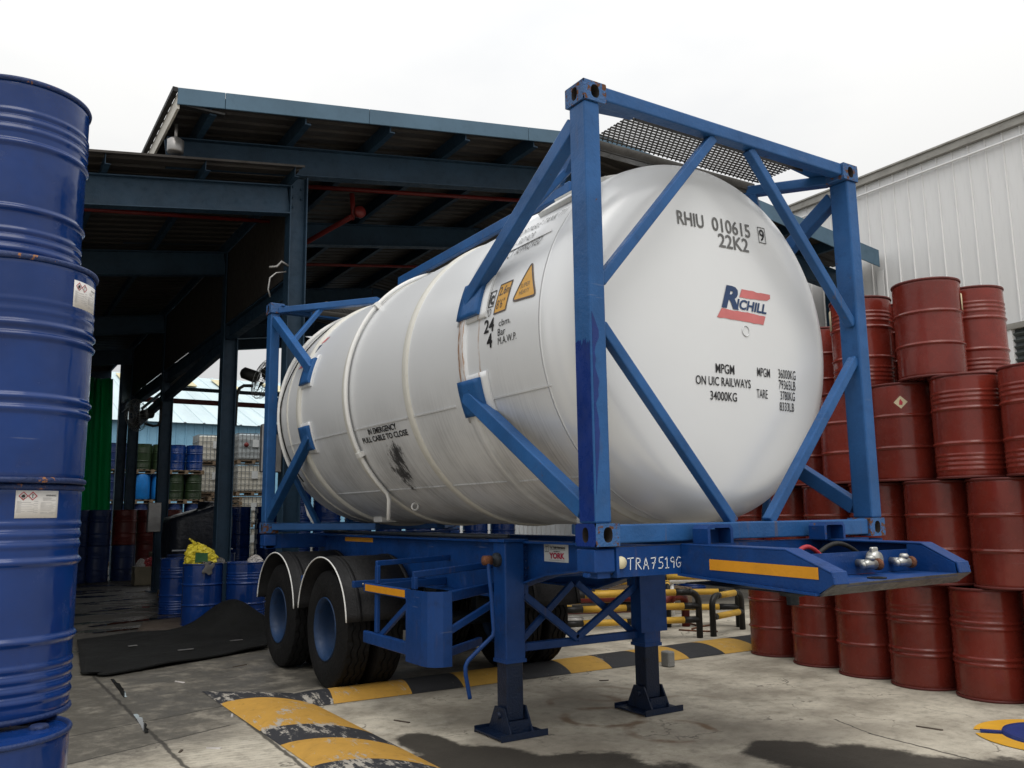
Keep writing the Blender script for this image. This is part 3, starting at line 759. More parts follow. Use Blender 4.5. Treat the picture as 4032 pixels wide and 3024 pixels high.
m = MB(); m.tube([tuple(wpt(y, 7.95 + 0.034 * (y - 3.5), 0.075)) for y in (-6, 0, 6, 12, 20)], 0.022, 8); part("conduit", m, 'wall_white', wh)
m = MB(); wall_run(m, 6.60, 6.76, -8, 6.45 - 0.1, 0.029, 0.045, 0); part("corner_trim", m, 'wall_white', wh)
m = MB(); wall_run(m, 7.55, 7.70, -8, 6.2, 0.029, 0.05, 0); part("corner_trim", m, 'wall_white', wh)
# window louvre
lw = MB(); wall_run(lw, 1.9, 4.12, 3.5, 4.58, 0.03, 0.05, 0); lwo = part("window", lw, 'louver', wh)
for k in range(9):
    m = MB(); z = 3.55 + 0.112 * k
    P = [wpt(1.92, z, 0.055), wpt(4.02, z, 0.055), wpt(4.02, z + .05, 0.12), wpt(1.92, z + .05, 0.12)]
    Q = [p + Vector((0, 0, 0.012)) for p in P]
    m.hexa([tuple(p) for p in P] + [tuple(p) for p in Q]); part("slat", m, 'louver', lwo, local=True)
m = MB(); wall_run(m, 4.02, 4.22, 3.4, 4.66, 0.03, 0.14, 0); part("frame", m, 'wall_white', lwo, local=True)
m = MB(); wall_run(m, 1.8, 4.24, 4.58, 4.68, 0.03, 0.16, 0); part("frame", m, 'gutter', lwo, local=True)

# ------------------------------------------------------------------ open steel shed
sh = root("open_shed", (0.78, 7.5, 0), "big open steel shed with slate blue columns and dark gable roof behind the tank", "shed")
APX, APZ, LX, LZ, RX, RZ_ = 5.6, 7.50, -0.977, 6.56, 12.60, 6.70
def roof_z(x): return LZ + (APZ - LZ) * (x - LX) / (APX - LX) if x < APX else APZ + (RZ_ - APZ) * (x - APX) / (RX - APX)
YF, YB = 6.6, 23.0
# roof sheets: ribbed along the slope, laid in strips
def roof_strip(x0, x1, y0, y1, zf, up):
    m = MB(); n = int(round((y1 - y0) / 0.25)); prof = []
    for k in range(n):
        b = y0 + 0.25 * k
        prof += [(b, 0), (b + 0.09, 0), (b + 0.115, 0.032), (b + 0.16, 0.032), (b + 0.185, 0)]
    prof.append((y1, 0))
    A = [m.v((x0, y, zf(x0) + d + up)) for y, d in prof]; B = [m.v((x1, y, zf(x1) + d + up)) for y, d in prof]
    A2 = [m.v((x0, y, zf(x0) + d + up + 0.006)) for y, d in prof]; B2 = [m.v((x1, y, zf(x1) + d + up + 0.006)) for y, d in prof]
    for k in range(len(prof) - 1):
        m.face([A[k], B[k], B[k + 1], A[k + 1]]); m.face([A2[k], A2[k + 1], B2[k + 1], B2[k]])
        m.face([A[k], A[k + 1], A2[k + 1], A2[k]]); m.face([B[k], B2[k], B2[k + 1], B[k + 1]])
    return m
for j in range(8):
    y0 = YF + 0.03 + j * 2.0
    part("roof_sheet", roof_strip(LX, APX - 0.001, y0, y0 + 2.0, roof_z, -0.02), 'roof', sh)
    part("roof_sheet", roof_strip(APX + 0.001, RX, y0, y0 + 2.0, roof_z, -0.02), 'roof', sh)
# barge boards
def barge(x0, x1, d0, d1):
    m = MB()
    P = [(x0, YF, roof_z(x0) - d0), (x1, YF, roof_z(x1) - d1), (x1, YF + 0.025, roof_z(x1) - d1), (x0, YF + 0.025, roof_z(x0) - d0),
         (x0, YF, roof_z(x0) + 0.055), (x1, YF, roof_z(x1) + 0.055), (x1, YF + 0.025, roof_z(x1) + 0.055), (x0, YF + 0.025, roof_z(x0) + 0.055)]
    m.hexa(P, 0.004); return m
xs = [LX, -0.42, 1.47, 4.05, APX - 0.002]
for a, b in zip(xs, xs[1:]):
    part("barge_board", barge(a, b - 0.006, 0.155, 0.155), 'fascia', sh)
xs = [APX + 0.002, 7.2, 9.9, RX]
for i, (a, b) in enumerate(zip(xs, xs[1:])):
    part("barge_board", barge(a, b - 0.006, 0.15 + 0.05 * i, 0.20 + 0.05 * i), 'fascia', sh)
m = MB(); m.box((LX + 0.03, YF + 0.02, roof_z(-.8) - 0.175), (-0.42, YF + 0.1, roof_z(-.8) - 0.15)); part("corner_flashing", m, 'black', sh)
# side eave: white sheets under a black gutter edge
for k in range(11):
    y = YF + 0.03 + 1.45 * k
    m = MB(); m.box((LX + 0.002, y, LZ - 0.20), (LX + 0.03, y + 1.435, LZ + 0.0)); part("eave_panel", m, 'eave_white', sh)
m = MB(); m.box((LX - 0.06, YF, LZ + 0.0), (LX - 0.002, YB, LZ + 0.055)); part("eave_gutter", m, 'black', sh)
# purlins
for k in range(11):
    x = -0.55 + 1.19 * k
    if x > 12.4: break
    z = roof_z(x) - 0.02
    m = MB(); m.prism([(x - 0.04, z - 0.21), (x + 0.04, z - 0.21), (x + 0.04, z - 0.19), (x - 0.02, z - 0.19), (x - 0.02, z - 0.02), (x + 0.04, z - 0.02), (x + 0.04, z - 0.003), (x - 0.04, z - 0.003)], 'y', YF + 0.06, YB - 0.05)
    part("purlin", m, 'shed_blue', sh)
def ibeam(m, p, q, h, w, up=(0, 0, 1), tf=0.016, tw=0.012):
    p, q = Vector(p), Vector(q); u = Vector(up)
    m.bar(p + u * (h / 2 - tf / 2), q + u * (h / 2 - tf / 2), w, tf, up)
    m.bar(p - u * (h / 2 - tf / 2), q - u * (h / 2 - tf / 2), w, tf, up)
    m.bar(p, q, tw, h - 2 * tf, up)
YC = [7.5, 10.9, 16.2, 20.6, 22.6]
for Y in YC:
    zc = lambda x: roof_z(x) - 0.02 - 0.215 - 0.205
    m = MB(); ibeam(m, (-0.93, Y, zc(-0.93)), (APX, Y, zc(APX)), 0.41, 0.18); part("rafter", m, 'shed_blue', sh)
    m = MB(); ibeam(m, (APX + 0.002, Y, zc(APX)), (12.4, Y, zc(12.4)), 0.41, 0.18); part("rafter", m, 'shed_blue', sh)
def hcol(m, x, y, z0, z1, w=0.24, d=0.22):
    m.box((x - w / 2, y - d / 2, z0), (x - w / 2 + 0.016, y + d / 2, z1)); m.box((x + w / 2 - 0.016, y - d / 2, z0), (x + w / 2, y + d / 2, z1))
    m.box((x - w / 2 + 0.0162, y - 0.006, z0), (x + w / 2 - 0.0162, y + 0.006, z1))
for Y in YC:
    m = MB(); hcol(m, 0.785, Y, 0, roof_z(0.78) - 0.66); co = part("column", m, 'shed_blue', sh)
    m = MB(); m.box((0.58, Y - 0.2, 0.0), (0.99, Y + 0.2, 0.025)); part("base_plate", m, 'shed_blue', co, local=True)
    if Y == 7.5:
        m = MB()
        for x, z in ((0.72, 6.02), (0.84, 6.0), (0.72, 5.86), (0.84, 5.86), (0.72, 5.72)):
            m.lathe([(0, -0.03), (0.016, -0.03), (0.016, 0)], 6, (x, Y - 0.006, z), 'y')
        part("bolt", m, 'shed_blue', co, local=True)
    m = MB(); hcol(m, 12.25, Y, 0, roof_z(12.25) - 0.66); part("column", m, 'shed_blue', sh)
# eaves beam, infill sheeting above it and a knee brace along the column row
m = MB(); ibeam(m, (0.785, 7.63, 4.62), (0.785, 22.4, 4.62), 0.26, 0.14); part("eaves_beam", m, 'shed_blue', sh)
m = MB(); m.box((0.70, 7.65, 4.76), (0.72, 22.4, 6.0)); part("infill_sheet", m, 'roof', sh)
m = MB(); m.bar((0.785, 11.1, 4.45), (0.785, 20.4, 3.95), 0.10, 0.2); part("side_brace", m, 'shed_blue', sh)
m = MB(); m.tube([(0.86, 11.2, 4.68), (0.86, 16.0, 4.45), (0.88, 20.0, 4.35)], 0.035, 8); part("conduit", m, 'galv', sh)
# ties across the far opening
for z, r in ((5.30, 0.05), (4.93, 0.07)):
    m = MB(); m.box((0.91, 22.55, z - r), (12.1, 22.65, z + r)); part("tie_rail", m, 'pipe_red' if r > 0.06 else 'shed_blue', sh)
# red sprinkler pipes
m = MB(); m.tube([(0.95, 8.3, 6.36), (12.0, 8.3, 7.25)][:1] + [(5.5, 8.3, 6.98)], 0.035, 8); sp = part("sprinkler_pipe", m, 'pipe_red', sh)
m = MB(); m.tube([(1.90, 8.3, 6.42), (1.93, 8.3, 6.10), (1.93, 8.36, 6.04)], 0.04, 8); m.lathe([(0, -0.06), (0.09, -0.06), (0.09, 0.0), (0.05, 0.0), (0.05, 0.1), (0, 0.1)], 14, (2.0, 8.25, 6.12), 'y'); part("valve", m, 'pipe_red', sp, local=True)
m = MB(); m.tube([(1.90, 8.3, 6.05), (1.3, 11.5, 5.9), (0.98, 15.5, 5.75)], 0.04, 8); part("sprinkler_pipe", m, 'pipe_red', sh)
m = MB(); m.tube([(-6, 8.2, 5.0), (0.62, 8.2, 5.72)], 0.03, 8); part("sprinkler_pipe", m, 'pipe_red', sh)
m = MB(); m.tube([(0.9, 12.2, 6.2), (6.0, 12.2, 6.85)], 0.03, 8); part("sprinkler_pipe", m, 'pipe_red', sh)
# cable on hooks beside the column
m = MB(); m.tube([(0.64, 7.42, 4.78), (0.5, 7.4, 4.74), (0.42, 7.4, 4.66), (0.40, 7.4, 4.5), (0.43, 7.4, 4.4)], 0.012, 6); m.tube([(0.66, 7.4, 4.86), (0.56, 7.38, 4.9), (0.5, 7.38, 4.82), (0.40, 7.38, 4.80)], 0.018, 6); part("cable_hook", m, 'galv', sh)
# lamp under the roof corner
m = MB(); m.lathe([(0, 6.04), (0.095, 6.04), (0.10, 6.06), (0.10, 6.20), (0.06, 6.23), (0.0, 6.23)], 20, (-0.87, 7.2, 0)); m.tube([(-0.87, 7.2, 6.22), (-0.87, 7.2, 6.42)], 0.02, 6)
tag(part("flood_lamp", m, 'galv'), "small round grey lamp hanging under the shed roof's outer corner", "lamp")

# lean-to on the shed's outer side
lt = root("lean_to_roof", (0.6, 7.5, 0), "low dark lean-to roof reaching from the blue column over the drum stack", "roof")
def lz(x): return 6.15 + 0.138 * (x - 0.75)
LTY = 7.05
for j in range(6):
    part("roof_sheet", roof_strip(-7.5, 0.72, LTY + 3.0 * j, LTY + 3.0 * (j + 1), lz, 0.0), 'roof', lt)
m = MB(); P = [(-7.5, LTY - 0.012, lz(-7.5) - 0.01), (0.74, LTY - 0.012, lz(0.74) - 0.01), (0.74, LTY, lz(0.74) - 0.01), (-7.5, LTY, lz(-7.5) - 0.01)]
m.hexa(P + [(x, y, z + 0.028) for x, y, z in P]); part("sheet_edge", m, 'roof', lt)
for x in (0.62, -0.52, -1.66, -2.8, -3.94, -5.1, -6.2):
    z = lz(x)
    m = MB(); m.prism([(x - 0.006, z - 0.135), (x + 0.055, z - 0.135), (x + 0.055, z - 0.129), (x, z - 0.129), (x, z - 0.003), (x - 0.006, z - 0.003)], 'y', LTY + 0.02, 25.0); part("purlin", m, 'shed_blue', lt)
for Y in (7.46, 10.9, 16.2, 20.6, 24.6):
    m = MB(); ibeam(m, (0.66, Y, lz(0.66) - 0.345), (-7.2, Y, lz(-7.2) - 0.345), 0.40, 0.16); part("rafter", m, 'shed_blue', lt)
m = MB(); m.box((-7.4, 24.8, 5.25), (0.7, 24.85, 6.3)); part("end_sheet", m, 'roof', lt)
for Y in (7.46, 16.2, 24.6):
    m = MB(); hcol(m, -7.3, Y, 0, lz(-7.3) - 0.55); part("column", m, 'shed_blue', lt)
# light roof end: dark gable sheet that closes the lean-to's far wall
m = MB(); m.box((-7.4, 24.9, 0.0), (-1.35, 24.96, 5.25)); part("back_wall", m, 'roof', lt)
m = MB(); m.box((-7.9, 7.4, 0.0), (-7.85, 25, 5.1)); part("side_wall", m, 'roof', lt)

# green curtain under the lean-to
m = MB()
def cur(u, v):
    x = -0.75 + 1.2 * u + 0.15 * (1 - v) * (u - 0.2); z = 0.9 + 4.52 * v
    return (Vector((x, 22.4 + 0.10 * math.sin(u * 17 + 1.5 * v) + 0.05 * math.sin(u * 41), z)), Vector((0, -1, 0)))
m.sheet(cur, 0.01, 40, 8)
tag(part("tarpaulin_curtain", m, 'curtain'), "green tarpaulin curtain hanging under the lean-to behind the dark drums", "curtain")

# ------------------------------------------------------------------ pale blue building far behind
fb = root("far_building", (8, 45, 0), "light blue metal building with pale sheet roof beyond the yard", "building")
m = MB()
prof = []
x = -14.0
while x < 30:
    prof += [(x, 0), (x + 0.34, 0), (x + 0.36, 0.05), (x + 0.42, 0.05), (x + 0.44, 0)]; x += 0.48
A = [m.v((px, 45 + (px - 3.4) * 0.02 - d, 0)) for px, d in prof]; B = [m.v((px, 45 + (px - 3.4) * 0.02 - d, 6.72)) for px, d in prof]
for k in range(len(prof) - 1): m.face([A[k], A[k + 1], B[k + 1], B[k]])
part("wall", m, 'far_wall', fb, fix=False)
m = MB()
prof = []
x = -14.0
while x < 30:
    prof += [(x, 0), (x + 0.8, 0), (x + 0.84, 0.06), (x + 0.92, 0.06), (x + 0.96, 0)]; x += 1.0
A = [m.v((px, 44.6 + (px - 3.4) * 0.02, 6.65 + d)) for px, d in prof]; B = [m.v((px + 0.0, 61, 11.75 + d)) for px, d in prof]
for k in range(len(prof) - 1): m.face([A[k], A[k + 1], B[k + 1], B[k]])
rf = part("roof", m, 'far_roof', fb, fix=False)
for x in (5.2, 8.6, 11.5, 15.0, 0.5):
    m = MB(); sl = 5.1 / 16.3
    def rp(px, t): return (px, 44.6 + 16.4 * t, 6.72 + 5.1 * t + 0.02)
    m.hexa([rp(x, .72), rp(x + 1.3, .72), rp(x + 1.3, .92), rp(x, .92)] + [(a, b, c + 0.05) for a, b, c in (rp(x, .72), rp(x + 1.3, .72), rp(x + 1.3, .92), rp(x, .92))])
    part("skylight", m, 'skylight', rf, local=True)
# ------------------------------------------------------------------ drums
def drum_profile(kind):
    """outer profile (r, z) between the chimes."""
    R0 = 0.279; P = [(R0 - 0.004, 0.020), (R0, 0.034), (R0, 0.040)]
    def bead(z, d, w):
        P.append((R0, z - w / 2 - 0.005))
        for k in range(7):
            t = k / 6; P.append((R0 + d * math.sin(PI * t) ** 1.2, z - w / 2 + w * t))
        P.append((R0, z + w / 2 + 0.005))
    if kind == 'ribbed':
        for z in (0.075, 0.115, 0.155, 0.195): bead(z, 0.0055, 0.030)
        bead(0.292, 0.0125, 0.036); bead(0.583, 0.0125, 0.036)
        for z in (0.645, 0.685, 0.725): bead(z, 0.0055, 0.030)
    elif kind == 'double':
        for z in (0.280, 0.325): bead(z, 0.011, 0.034)
        for z in (0.562, 0.607): bead(z, 0.011, 0.034)
        for z in (0.66, 0.70): bead(z, 0.002, 0.028)
    else:
        bead(0.297, 0.0125, 0.032); bead(0.583, 0.0125, 0.032)
    P.append((R0, 0.840)); P.append((R0, 0.846)); P.append((R0 - 0.003, 0.860))
    return P
def make_drum(name, label, cat, kind, mat, rim, hgt=1.0, n=56, group=None):
    t = root(name, (0, 0, 0), label, cat, group)
    S_ = lambda L: [(r, z * hgt) for r, z in L]
    m = MB(); m.lathe(S_(drum_profile(kind)), n); part("body", m, mat, t, local=True)
    ch = [(0.272, 0.862), (0.280, 0.858), (0.2865, 0.862), (0.2885, 0.871), (0.285, 0.879), (0.279, 0.8805), (0.274, 0.877), (0.271, 0.866)]
    m = MB(); m.lathe(S_(ch), n); part("top_chime", m, rim, t, local=True)
    cb = [(r, 0.8805 - z) for r, z in ch]
    m = MB(); m.lathe(S_(cb), n); part("bottom_chime", m, rim, t, local=True)
    m = MB(); m.lathe(S_([(0.0, 0.862), (0.10, 0.862), (0.25, 0.861), (0.262, 0.858), (0.2715, 0.866)]), n); lid = part("lid", m, mat, t, local=True)
    for x, y, r in ((0.18, 0.02, 0.034), (-0.19, -0.03, 0.018)):
        m = MB(); m.lathe([(0, 0.015), (r * 0.8, 0.015), (r, 0.010), (r, 0.0)], 14, (x, y, 0.8605 * hgt)); part("bung", m, rim, lid, local=True)
    m = MB(); m.lathe(S_([(0, 0.014), (0.262, 0.014), (0.271, 0.010)]), n); part("base", m, mat, t, local=True)
    return t
def curved(R, a0, z0, lift=0.0015):
    """(x right, y up) on a drum seen from outside, a0 = angle of the label's left edge; right is +angle (anticlockwise from above)."""
    def fn(x, y):
        a = a0 + x / R
        return ((R + lift) * math.cos(a), (R + lift) * math.sin(a), z0 + y)
    return fn
def hazard_label(parent, a0, z0, w, h, k=1.0):
    R = 0.279
    m = MB(); m.sheet(lambda u, v: (Vector(curved(R, a0, z0, 0.0006)(u * w, v * h)), Vector((math.cos(a0 + u * w / R), math.sin(a0 + u * w / R), 0))), 0.0008, 12, 2)
    lb = part("label_sheet", m, 'label', parent, local=True)
    f2 = curved(R, a0, z0, 0.0030)
    m = MB()
    s = 0.105 * w
    for cx in (0.16 * w, 0.36 * w):
        cy = 0.80 * h; dmd = [(cx, cy - s), (cx + s, cy), (cx, cy + s), (cx - s, cy)]
        put(m, *outline(dmd, 0.16 * s), f2)
    part("hazard_diamond", m, 'ghs_red', lb, local=True)
    m = MB()
    cx, cy = 0.16 * w, 0.80 * h; q = s / 10
    put(m, [(cx - 4 * q, cy - 3 * q), (cx + 3 * q, cy - 3 * q), (cx + 4 * q, cy), (cx + 2 * q, cy + 2 * q), (cx + 1 * q, cy + 5 * q), (cx - 1 * q, cy + 2.2 * q), (cx - 2 * q, cy + 3 * q), (cx - 4 * q, cy)], [(0, 1, 2, 3, 4, 5, 6, 7)], f2)
    put(m, *rect(cx - 3 * q, cy - 5 * q, cx + 3 * q, cy - 4.2 * q), f2)
    cx = 0.36 * w
    put(m, [(cx - 0.7 * q, cy - 1.2 * q), (cx + 0.7 * q, cy - 1.2 * q), (cx + 1.2 * q, cy + 5 * q), (cx - 1.2 * q, cy + 5 * q)], [(0, 1, 2, 3)], f2)
    put(m, *rect(cx - 1 * q, cy - 4.4 * q, cx + 1 * q, cy - 2.4 * q), f2)
    part("hazard_symbol", m, 'ink', lb, local=True)
    m = MB(); V, F = glyphs("WARNING!", 0.27 * w, 0.055 * h, 0.03); put(m, V, F, lambda x, y: f2(x + 0.66 * w, y + 0.80 * h))
    part("lettering", m, 'ink_grey', lb, local=True)
    m = MB(); rr = random.Random(3)
    for i in range(11):
        y = (0.60 - 0.04 * i) * h; L = rr.uniform(0.25, 0.46) if i % 2 else 0.46
        put(m, *rect(0.03 * w, y, (0.03 + L) * w, y + 0.010 * h), f2)
    for i in range(14):
        y = (0.73 - 0.045 * i) * h; L = rr.uniform(0.25, 0.40)
        if i in (3, 11): continue
        put(m, *rect(0.55 * w if i > 2 else 0.6 * w, y, (0.55 + L) * w, y + 0.010 * h), f2)
    part("small_print", m, 'ink_line', lb, local=True)
def angle_to_cam(x, y): return math.atan2(CAMLOC.y - y, CAMLOC.x - x)

# near blue stack
G = "blue drums stacked beside the yard"
d4 = make_drum("blue_drum", "blue drum at the foot of the tall stack, mostly below the picture", "drum", 'plain', 'drum_blue', 'rim_rust', 0.78 / 0.8805, 80, G); d4.location = (-2.655, 0.16, 0.0)
d3 = make_drum("blue_drum", "blue ribbed drum with big white WARNING! label, second up in the tall stack", "drum", 'ribbed', 'drum_blue', 'rim_rust', 1.0, 80, G); d3.location = (-2.632, 0.46, 0.781)
d2 = make_drum("blue_drum", "blue double-hooped drum with a label curling round its edge, third up in the tall stack", "drum", 'double', 'drum_blue', 'rim_rust', 1.0, 80, G); d2.location = (-2.632, 0.42, 1.663)
d1 = make_drum("blue_drum", "blue ribbed drum without a label on top of the tall stack", "drum", 'ribbed', 'drum_blue', 'rim_rust', 1.0, 80, G); d1.location = (-2.668, 0.775, 2.545)
hazard_label(d3, -1.47, 0.750, 0.160, 0.104)
hazard_label(d2, -0.88, 0.705, 0.165, 0.112)
d1.rotation_euler.z = 0.9

# red stack: four tiers against the warehouse, offset from tier to tier
GR = "red drums stacked in four tiers"
red_proto = {}
def front_x(y):
    P = [(-2, 4.40), (0.536, 4.444), (1.109, 4.456), (1.756, 4.525), (2.409, 4.655), (3.081, 4.778), (5, 5.14)]
    for (a, b), (c, d) in zip(P, P[1:]):
        if a <= y <= c: return b + (d - b) * (y - a) / (c - a)
    return P[0][1] if y < P[0][0] else P[-1][1]
def red(kind, x, y, z, label, diamond=None):
    key = kind
    if key not in red_proto or diamond is not None:
        o = make_drum("red_drum", label, "drum", kind, 'drum_red', 'rim_red', 1.0, 48, GR)
        if diamond is None: red_proto[key] = o
        o.location = (x, y, z)
        if diamond is not None:
            a, zz, s = diamond
            f = curved(0.279, a, zz, 0.001)
            m = MB(); put(m, *fine([(0, -s), (s, 0), (0, s), (-s, 0)], [(0, 1, 2, 3)], 0.02), f); lb = part("label_sheet", m, 'label_cream', o, local=True)
            f2 = curved(0.279, a, zz, 0.002)
            m = MB(); q = s / 10
            put(m, [(-2.5 * q, -4 * q), (2 * q, -4.5 * q), (3 * q, 0), (1.5 * q, 2 * q), (0, 5 * q), (-1.5 * q, 2.5 * q), (-2 * q, 0)], [(0, 1, 2, 3, 4, 5, 6)], f2); part("flame_mark", m, 'ghs_red', lb, local=True)
    else:
        o = copy_tree(red_proto[key], (x, y, z), 0, label)
        o.rotation_euler.z = random.uniform(0, 6.2)
    return o
TH = 0.884
row1 = [(2.991, 'plain', "single-hooped red drum at the far end of the bottom tier beside the speed bump"), (2.314, 'plain', "single-hooped red drum, second from the speed bump in the bottom tier"),
        (1.684, 'plain', "single-hooped red drum, third from the speed bump in the bottom tier"), (1.094, 'double', "double-hooped red drum, fourth from the speed bump in the bottom tier, under the trailer's nose"),
        (0.491, 'double', "double-hooped red drum, fifth from the speed bump in the bottom tier, near the drain cover"), (-0.12, 'double', "double-hooped red drum in the bottom tier cut by the picture edge")]
for y, k, lab in row1: red(k, front_x(y), y, 0, lab)
row2 = [(3.30, 'plain', "red drum at the far end of the second tier, behind the white tank"), (2.668, 'plain', "red drum, second from the far end of the second tier, beside the tank's lower rim"), (2.031, 'plain', "red drum in the second tier behind the lower corner brace"),
        (1.422, 'plain', "red drum in the second tier directly behind the blue corner post"), (0.832, 'plain', "large plain red drum in the second tier just past the corner post"), (0.253, 'plain', "large plain red drum in the second tier above the drain cover side"), (-0.36, 'plain', "red drum in the second tier cut by the picture edge")]
for y, k, lab in row2: red(k, front_x(y), y, TH, lab)
row3 = [(2.95, 'plain', "red drum at the far end of the third tier, mostly behind the tank"), (2.33, 'plain', "red drum in the third tier half behind the tank's rim"), (1.723, 'plain', "plain red drum in the third tier between tank and corner post"),
        (1.131, 'plain', "red drum in the third tier with a small cream flame diamond"), (0.50, 'ribbed', "many-ribbed red drum in the third tier beside the flame diamond drum"), (-0.10, 'ribbed', "many-ribbed red drum in the third tier cut by the picture edge")]
for y, k, lab in row3:
    if "diamond" in lab and "small" in lab:
        x = front_x(y); red(k, x, y, 2 * TH, lab, (angle_to_cam(x, y) + 0.02, 0.70, 0.058))
    else: red(k, front_x(y), y, 2 * TH, lab)
topA = red('plain', front_x(0.785), 0.785, 3 * TH, "tall plain red drum on top of the stack nearest the white wall's bright part")
topB = red('ribbed', front_x(1.50), 1.50, 3 * TH, "ribbed red drum on the top tier right behind the blue corner post")
for o_, a0_, w_, z_, h_ in ((topA, 1.28, 0.07, 0.60, 0.15), (topB, -1.52, 0.09, 0.60, 0.20)):
    aa = angle_to_cam(o_.location.x, o_.location.y) + a0_ - o_.rotation_euler.z
    m = MB(); m.sheet(lambda u, v: (Vector(curved(0.2795, aa, z_, 0.0065)(u * w_, v * h_)), Vector((math.cos(aa + u * w_ / 0.28), math.sin(aa + u * w_ / 0.28), 0))), 0.0008, 6, 2)
    part("label_sheet", m, 'label_cream', o_, local=True)
GX = 0.60
back = [(2.60, 0, 4), (1.98, 0, 4), (1.36, 0, 4), (0.74, 0, 4), (0.12, 0, 3)]
names4 = {2.60: "red drum at the back of the top tier, half hidden by the tank's rim", 1.98: "red drum behind the top tier, peeping out between tank rim and ribbed drum",
          1.36: "narrow sliver of a red drum behind the top tier, between two front drums"}
for y, a, b in back:
    for t in range(a, b):
        kind = 'ribbed' if (t == 3 and y == 0.74) or (t == 2 and y == 0.12) else 'plain'
        lab = ("ribbed red drum at the back of the top tier beside the tall plain one" if kind == 'ribbed' and t == 3 else names4[y] if t == 3 else "red drum in the stack's back row, %s tier, %s from the drain cover" % (("bottom", "second", "third", "top")[t], {2.60: "fifth", 1.98: "fourth", 1.36: "third", 0.74: "second", 0.12: "first"}[y]))
        red(kind, front_x(y) + GX + 0.03, y, t * TH, lab)
# ------------------------------------------------------------------ tank container
Z0, Z1, W, L = 1.35, 3.941, 2.438, 6.058
tk = root("tank_container", (1.219, 3.0, 1.35), "white tank in a blue twenty-foot frame resting on the trailer, marked RHIU 010615", "tank container")
def casting(cx, cy, cz, sx, sy, sz, holes, name="corner_casting"):
    """box from (cx,cy,cz) growing by sx,sy,sz (signed); oval holes in the outer faces."""
    m = MB(); m.use('cast'); m.use('hole')
    x0, x1 = sorted((cx, cx + sx)); y0, y1 = sorted((cy, cy + sy)); z0, z1 = sorted((cz, cz + sz))
    m.use('cast')
    def facewith(o, u, v, U, V_, n, hu, hv):
        o, u, v, n = Vector(o), Vector(u), Vector(v), Vector(n)
        N = 24; outer, inner, deep = [], [], []
        for k in range(N):
            t = 2 * PI * (k + 0.5) / N; ct, st = math.cos(t), math.sin(t)
            s = 1 / max(abs(ct) / (U / 2), abs(st) / (V_ / 2))
            outer.append(m.v(o + u * (U / 2 + ct * s) + v * (V_ / 2 + st * s)))
            e = (abs(ct) ** 2.4 / hu ** 2.4 + abs(st) ** 2.4 / hv ** 2.4) ** (-1 / 2.4)
            p = o + u * (U / 2 + ct * e) + v * (V_ / 2 + st * e)
            inner.append(m.v(p)); deep.append(m.v(p - n * 0.07))
        for k in range(N):
            k2 = (k + 1) % N
            m.use('cast'); m.face([outer[k], outer[k2], inner[k2], inner[k]])
            m.use('hole'); m.face([inner[k], inner[k2], deep[k2], deep[k]], True)
        m.face(deep)
        m.use('cast')
    b = 0.0
    dx, dy, dz = x1 - x0, y1 - y0, z1 - z0
    F = {'-x': ((x0, y1, z0), (0, -1, 0), (0, 0, 1), dy, dz, (-1, 0, 0)), '+x': ((x1, y0, z0), (0, 1, 0), (0, 0, 1), dy, dz, (1, 0, 0)),
         '-y': ((x0, y0, z0), (1, 0, 0), (0, 0, 1), dx, dz, (0, -1, 0)), '+y': ((x1, y1, z0), (-1, 0, 0), (0, 0, 1), dx, dz, (0, 1, 0)),
         '-z': ((x0, y1, z0), (1, 0, 0), (0, -1, 0), dx, dy, (0, 0, -1)), '+z': ((x0, y0, z1), (1, 0, 0), (0, 1, 0), dx, dy, (0, 0, 1))}
    for k, (o, u, v, U, V_, n) in F.items():
        if k in holes:
            facewith(o, u, v, U, V_, n, *( (0.030, 0.040) if k in ('-y', '+y') else (0.026, 0.040) if k in ('-x', '+x') else (0.05, 0.03)))
        else:
            o, u, v = Vector(o), Vector(u), Vector(v)
            m.face([m.v(o), m.v(o + u * U), m.v(o + u * U + v * V_), m.v(o + v * V_)])
    bmesh.ops.remove_doubles(m.bm, verts=m.bm.verts[:], dist=0.0004)
    es = [e for e in m.bm.edges if len(e.link_faces) == 2 and e.calc_face_angle(0) > 1.2 and all(f.material_index == 0 for f in e.link_faces)]
    r = bmesh.ops.bevel(m.bm, geom=es, offset=0.008, segments=2, profile=0.5, affect='EDGES', clamp_overlap=True)
    for f in r['faces']: f.material_index = 0
    return part(name, m, 'cast', tk)
for x, sx, hx in ((0, 0.162, '-x'), (W, -0.162, '+x')):
    for y, sy, hy in ((0, 0.178, '-y'), (L, -0.178, '+y')):
        c0 = casting(x, y, Z0, sx, sy, 0.118, (hx, hy))
        if x == 0 and y == 0:
            c0.data.materials.append(MT['cont_navy'])
            for pl_ in c0.data.polygons:
                if pl_.material_index == 0 and pl_.normal.x < -0.7: pl_.material_index = 2
        casting(x, y, Z1, sx, sy, -0.118, (hx, hy))
CB = 'cont_blue'
def recolor(m, cond, mat):
    m.use(mat); i = m.cur
    m.bm.normal_update()
    bmesh.ops.recalc_face_normals(m.bm, faces=m.bm.faces[:])
    for f in m.bm.faces:
        if cond(f): f.material_index = i
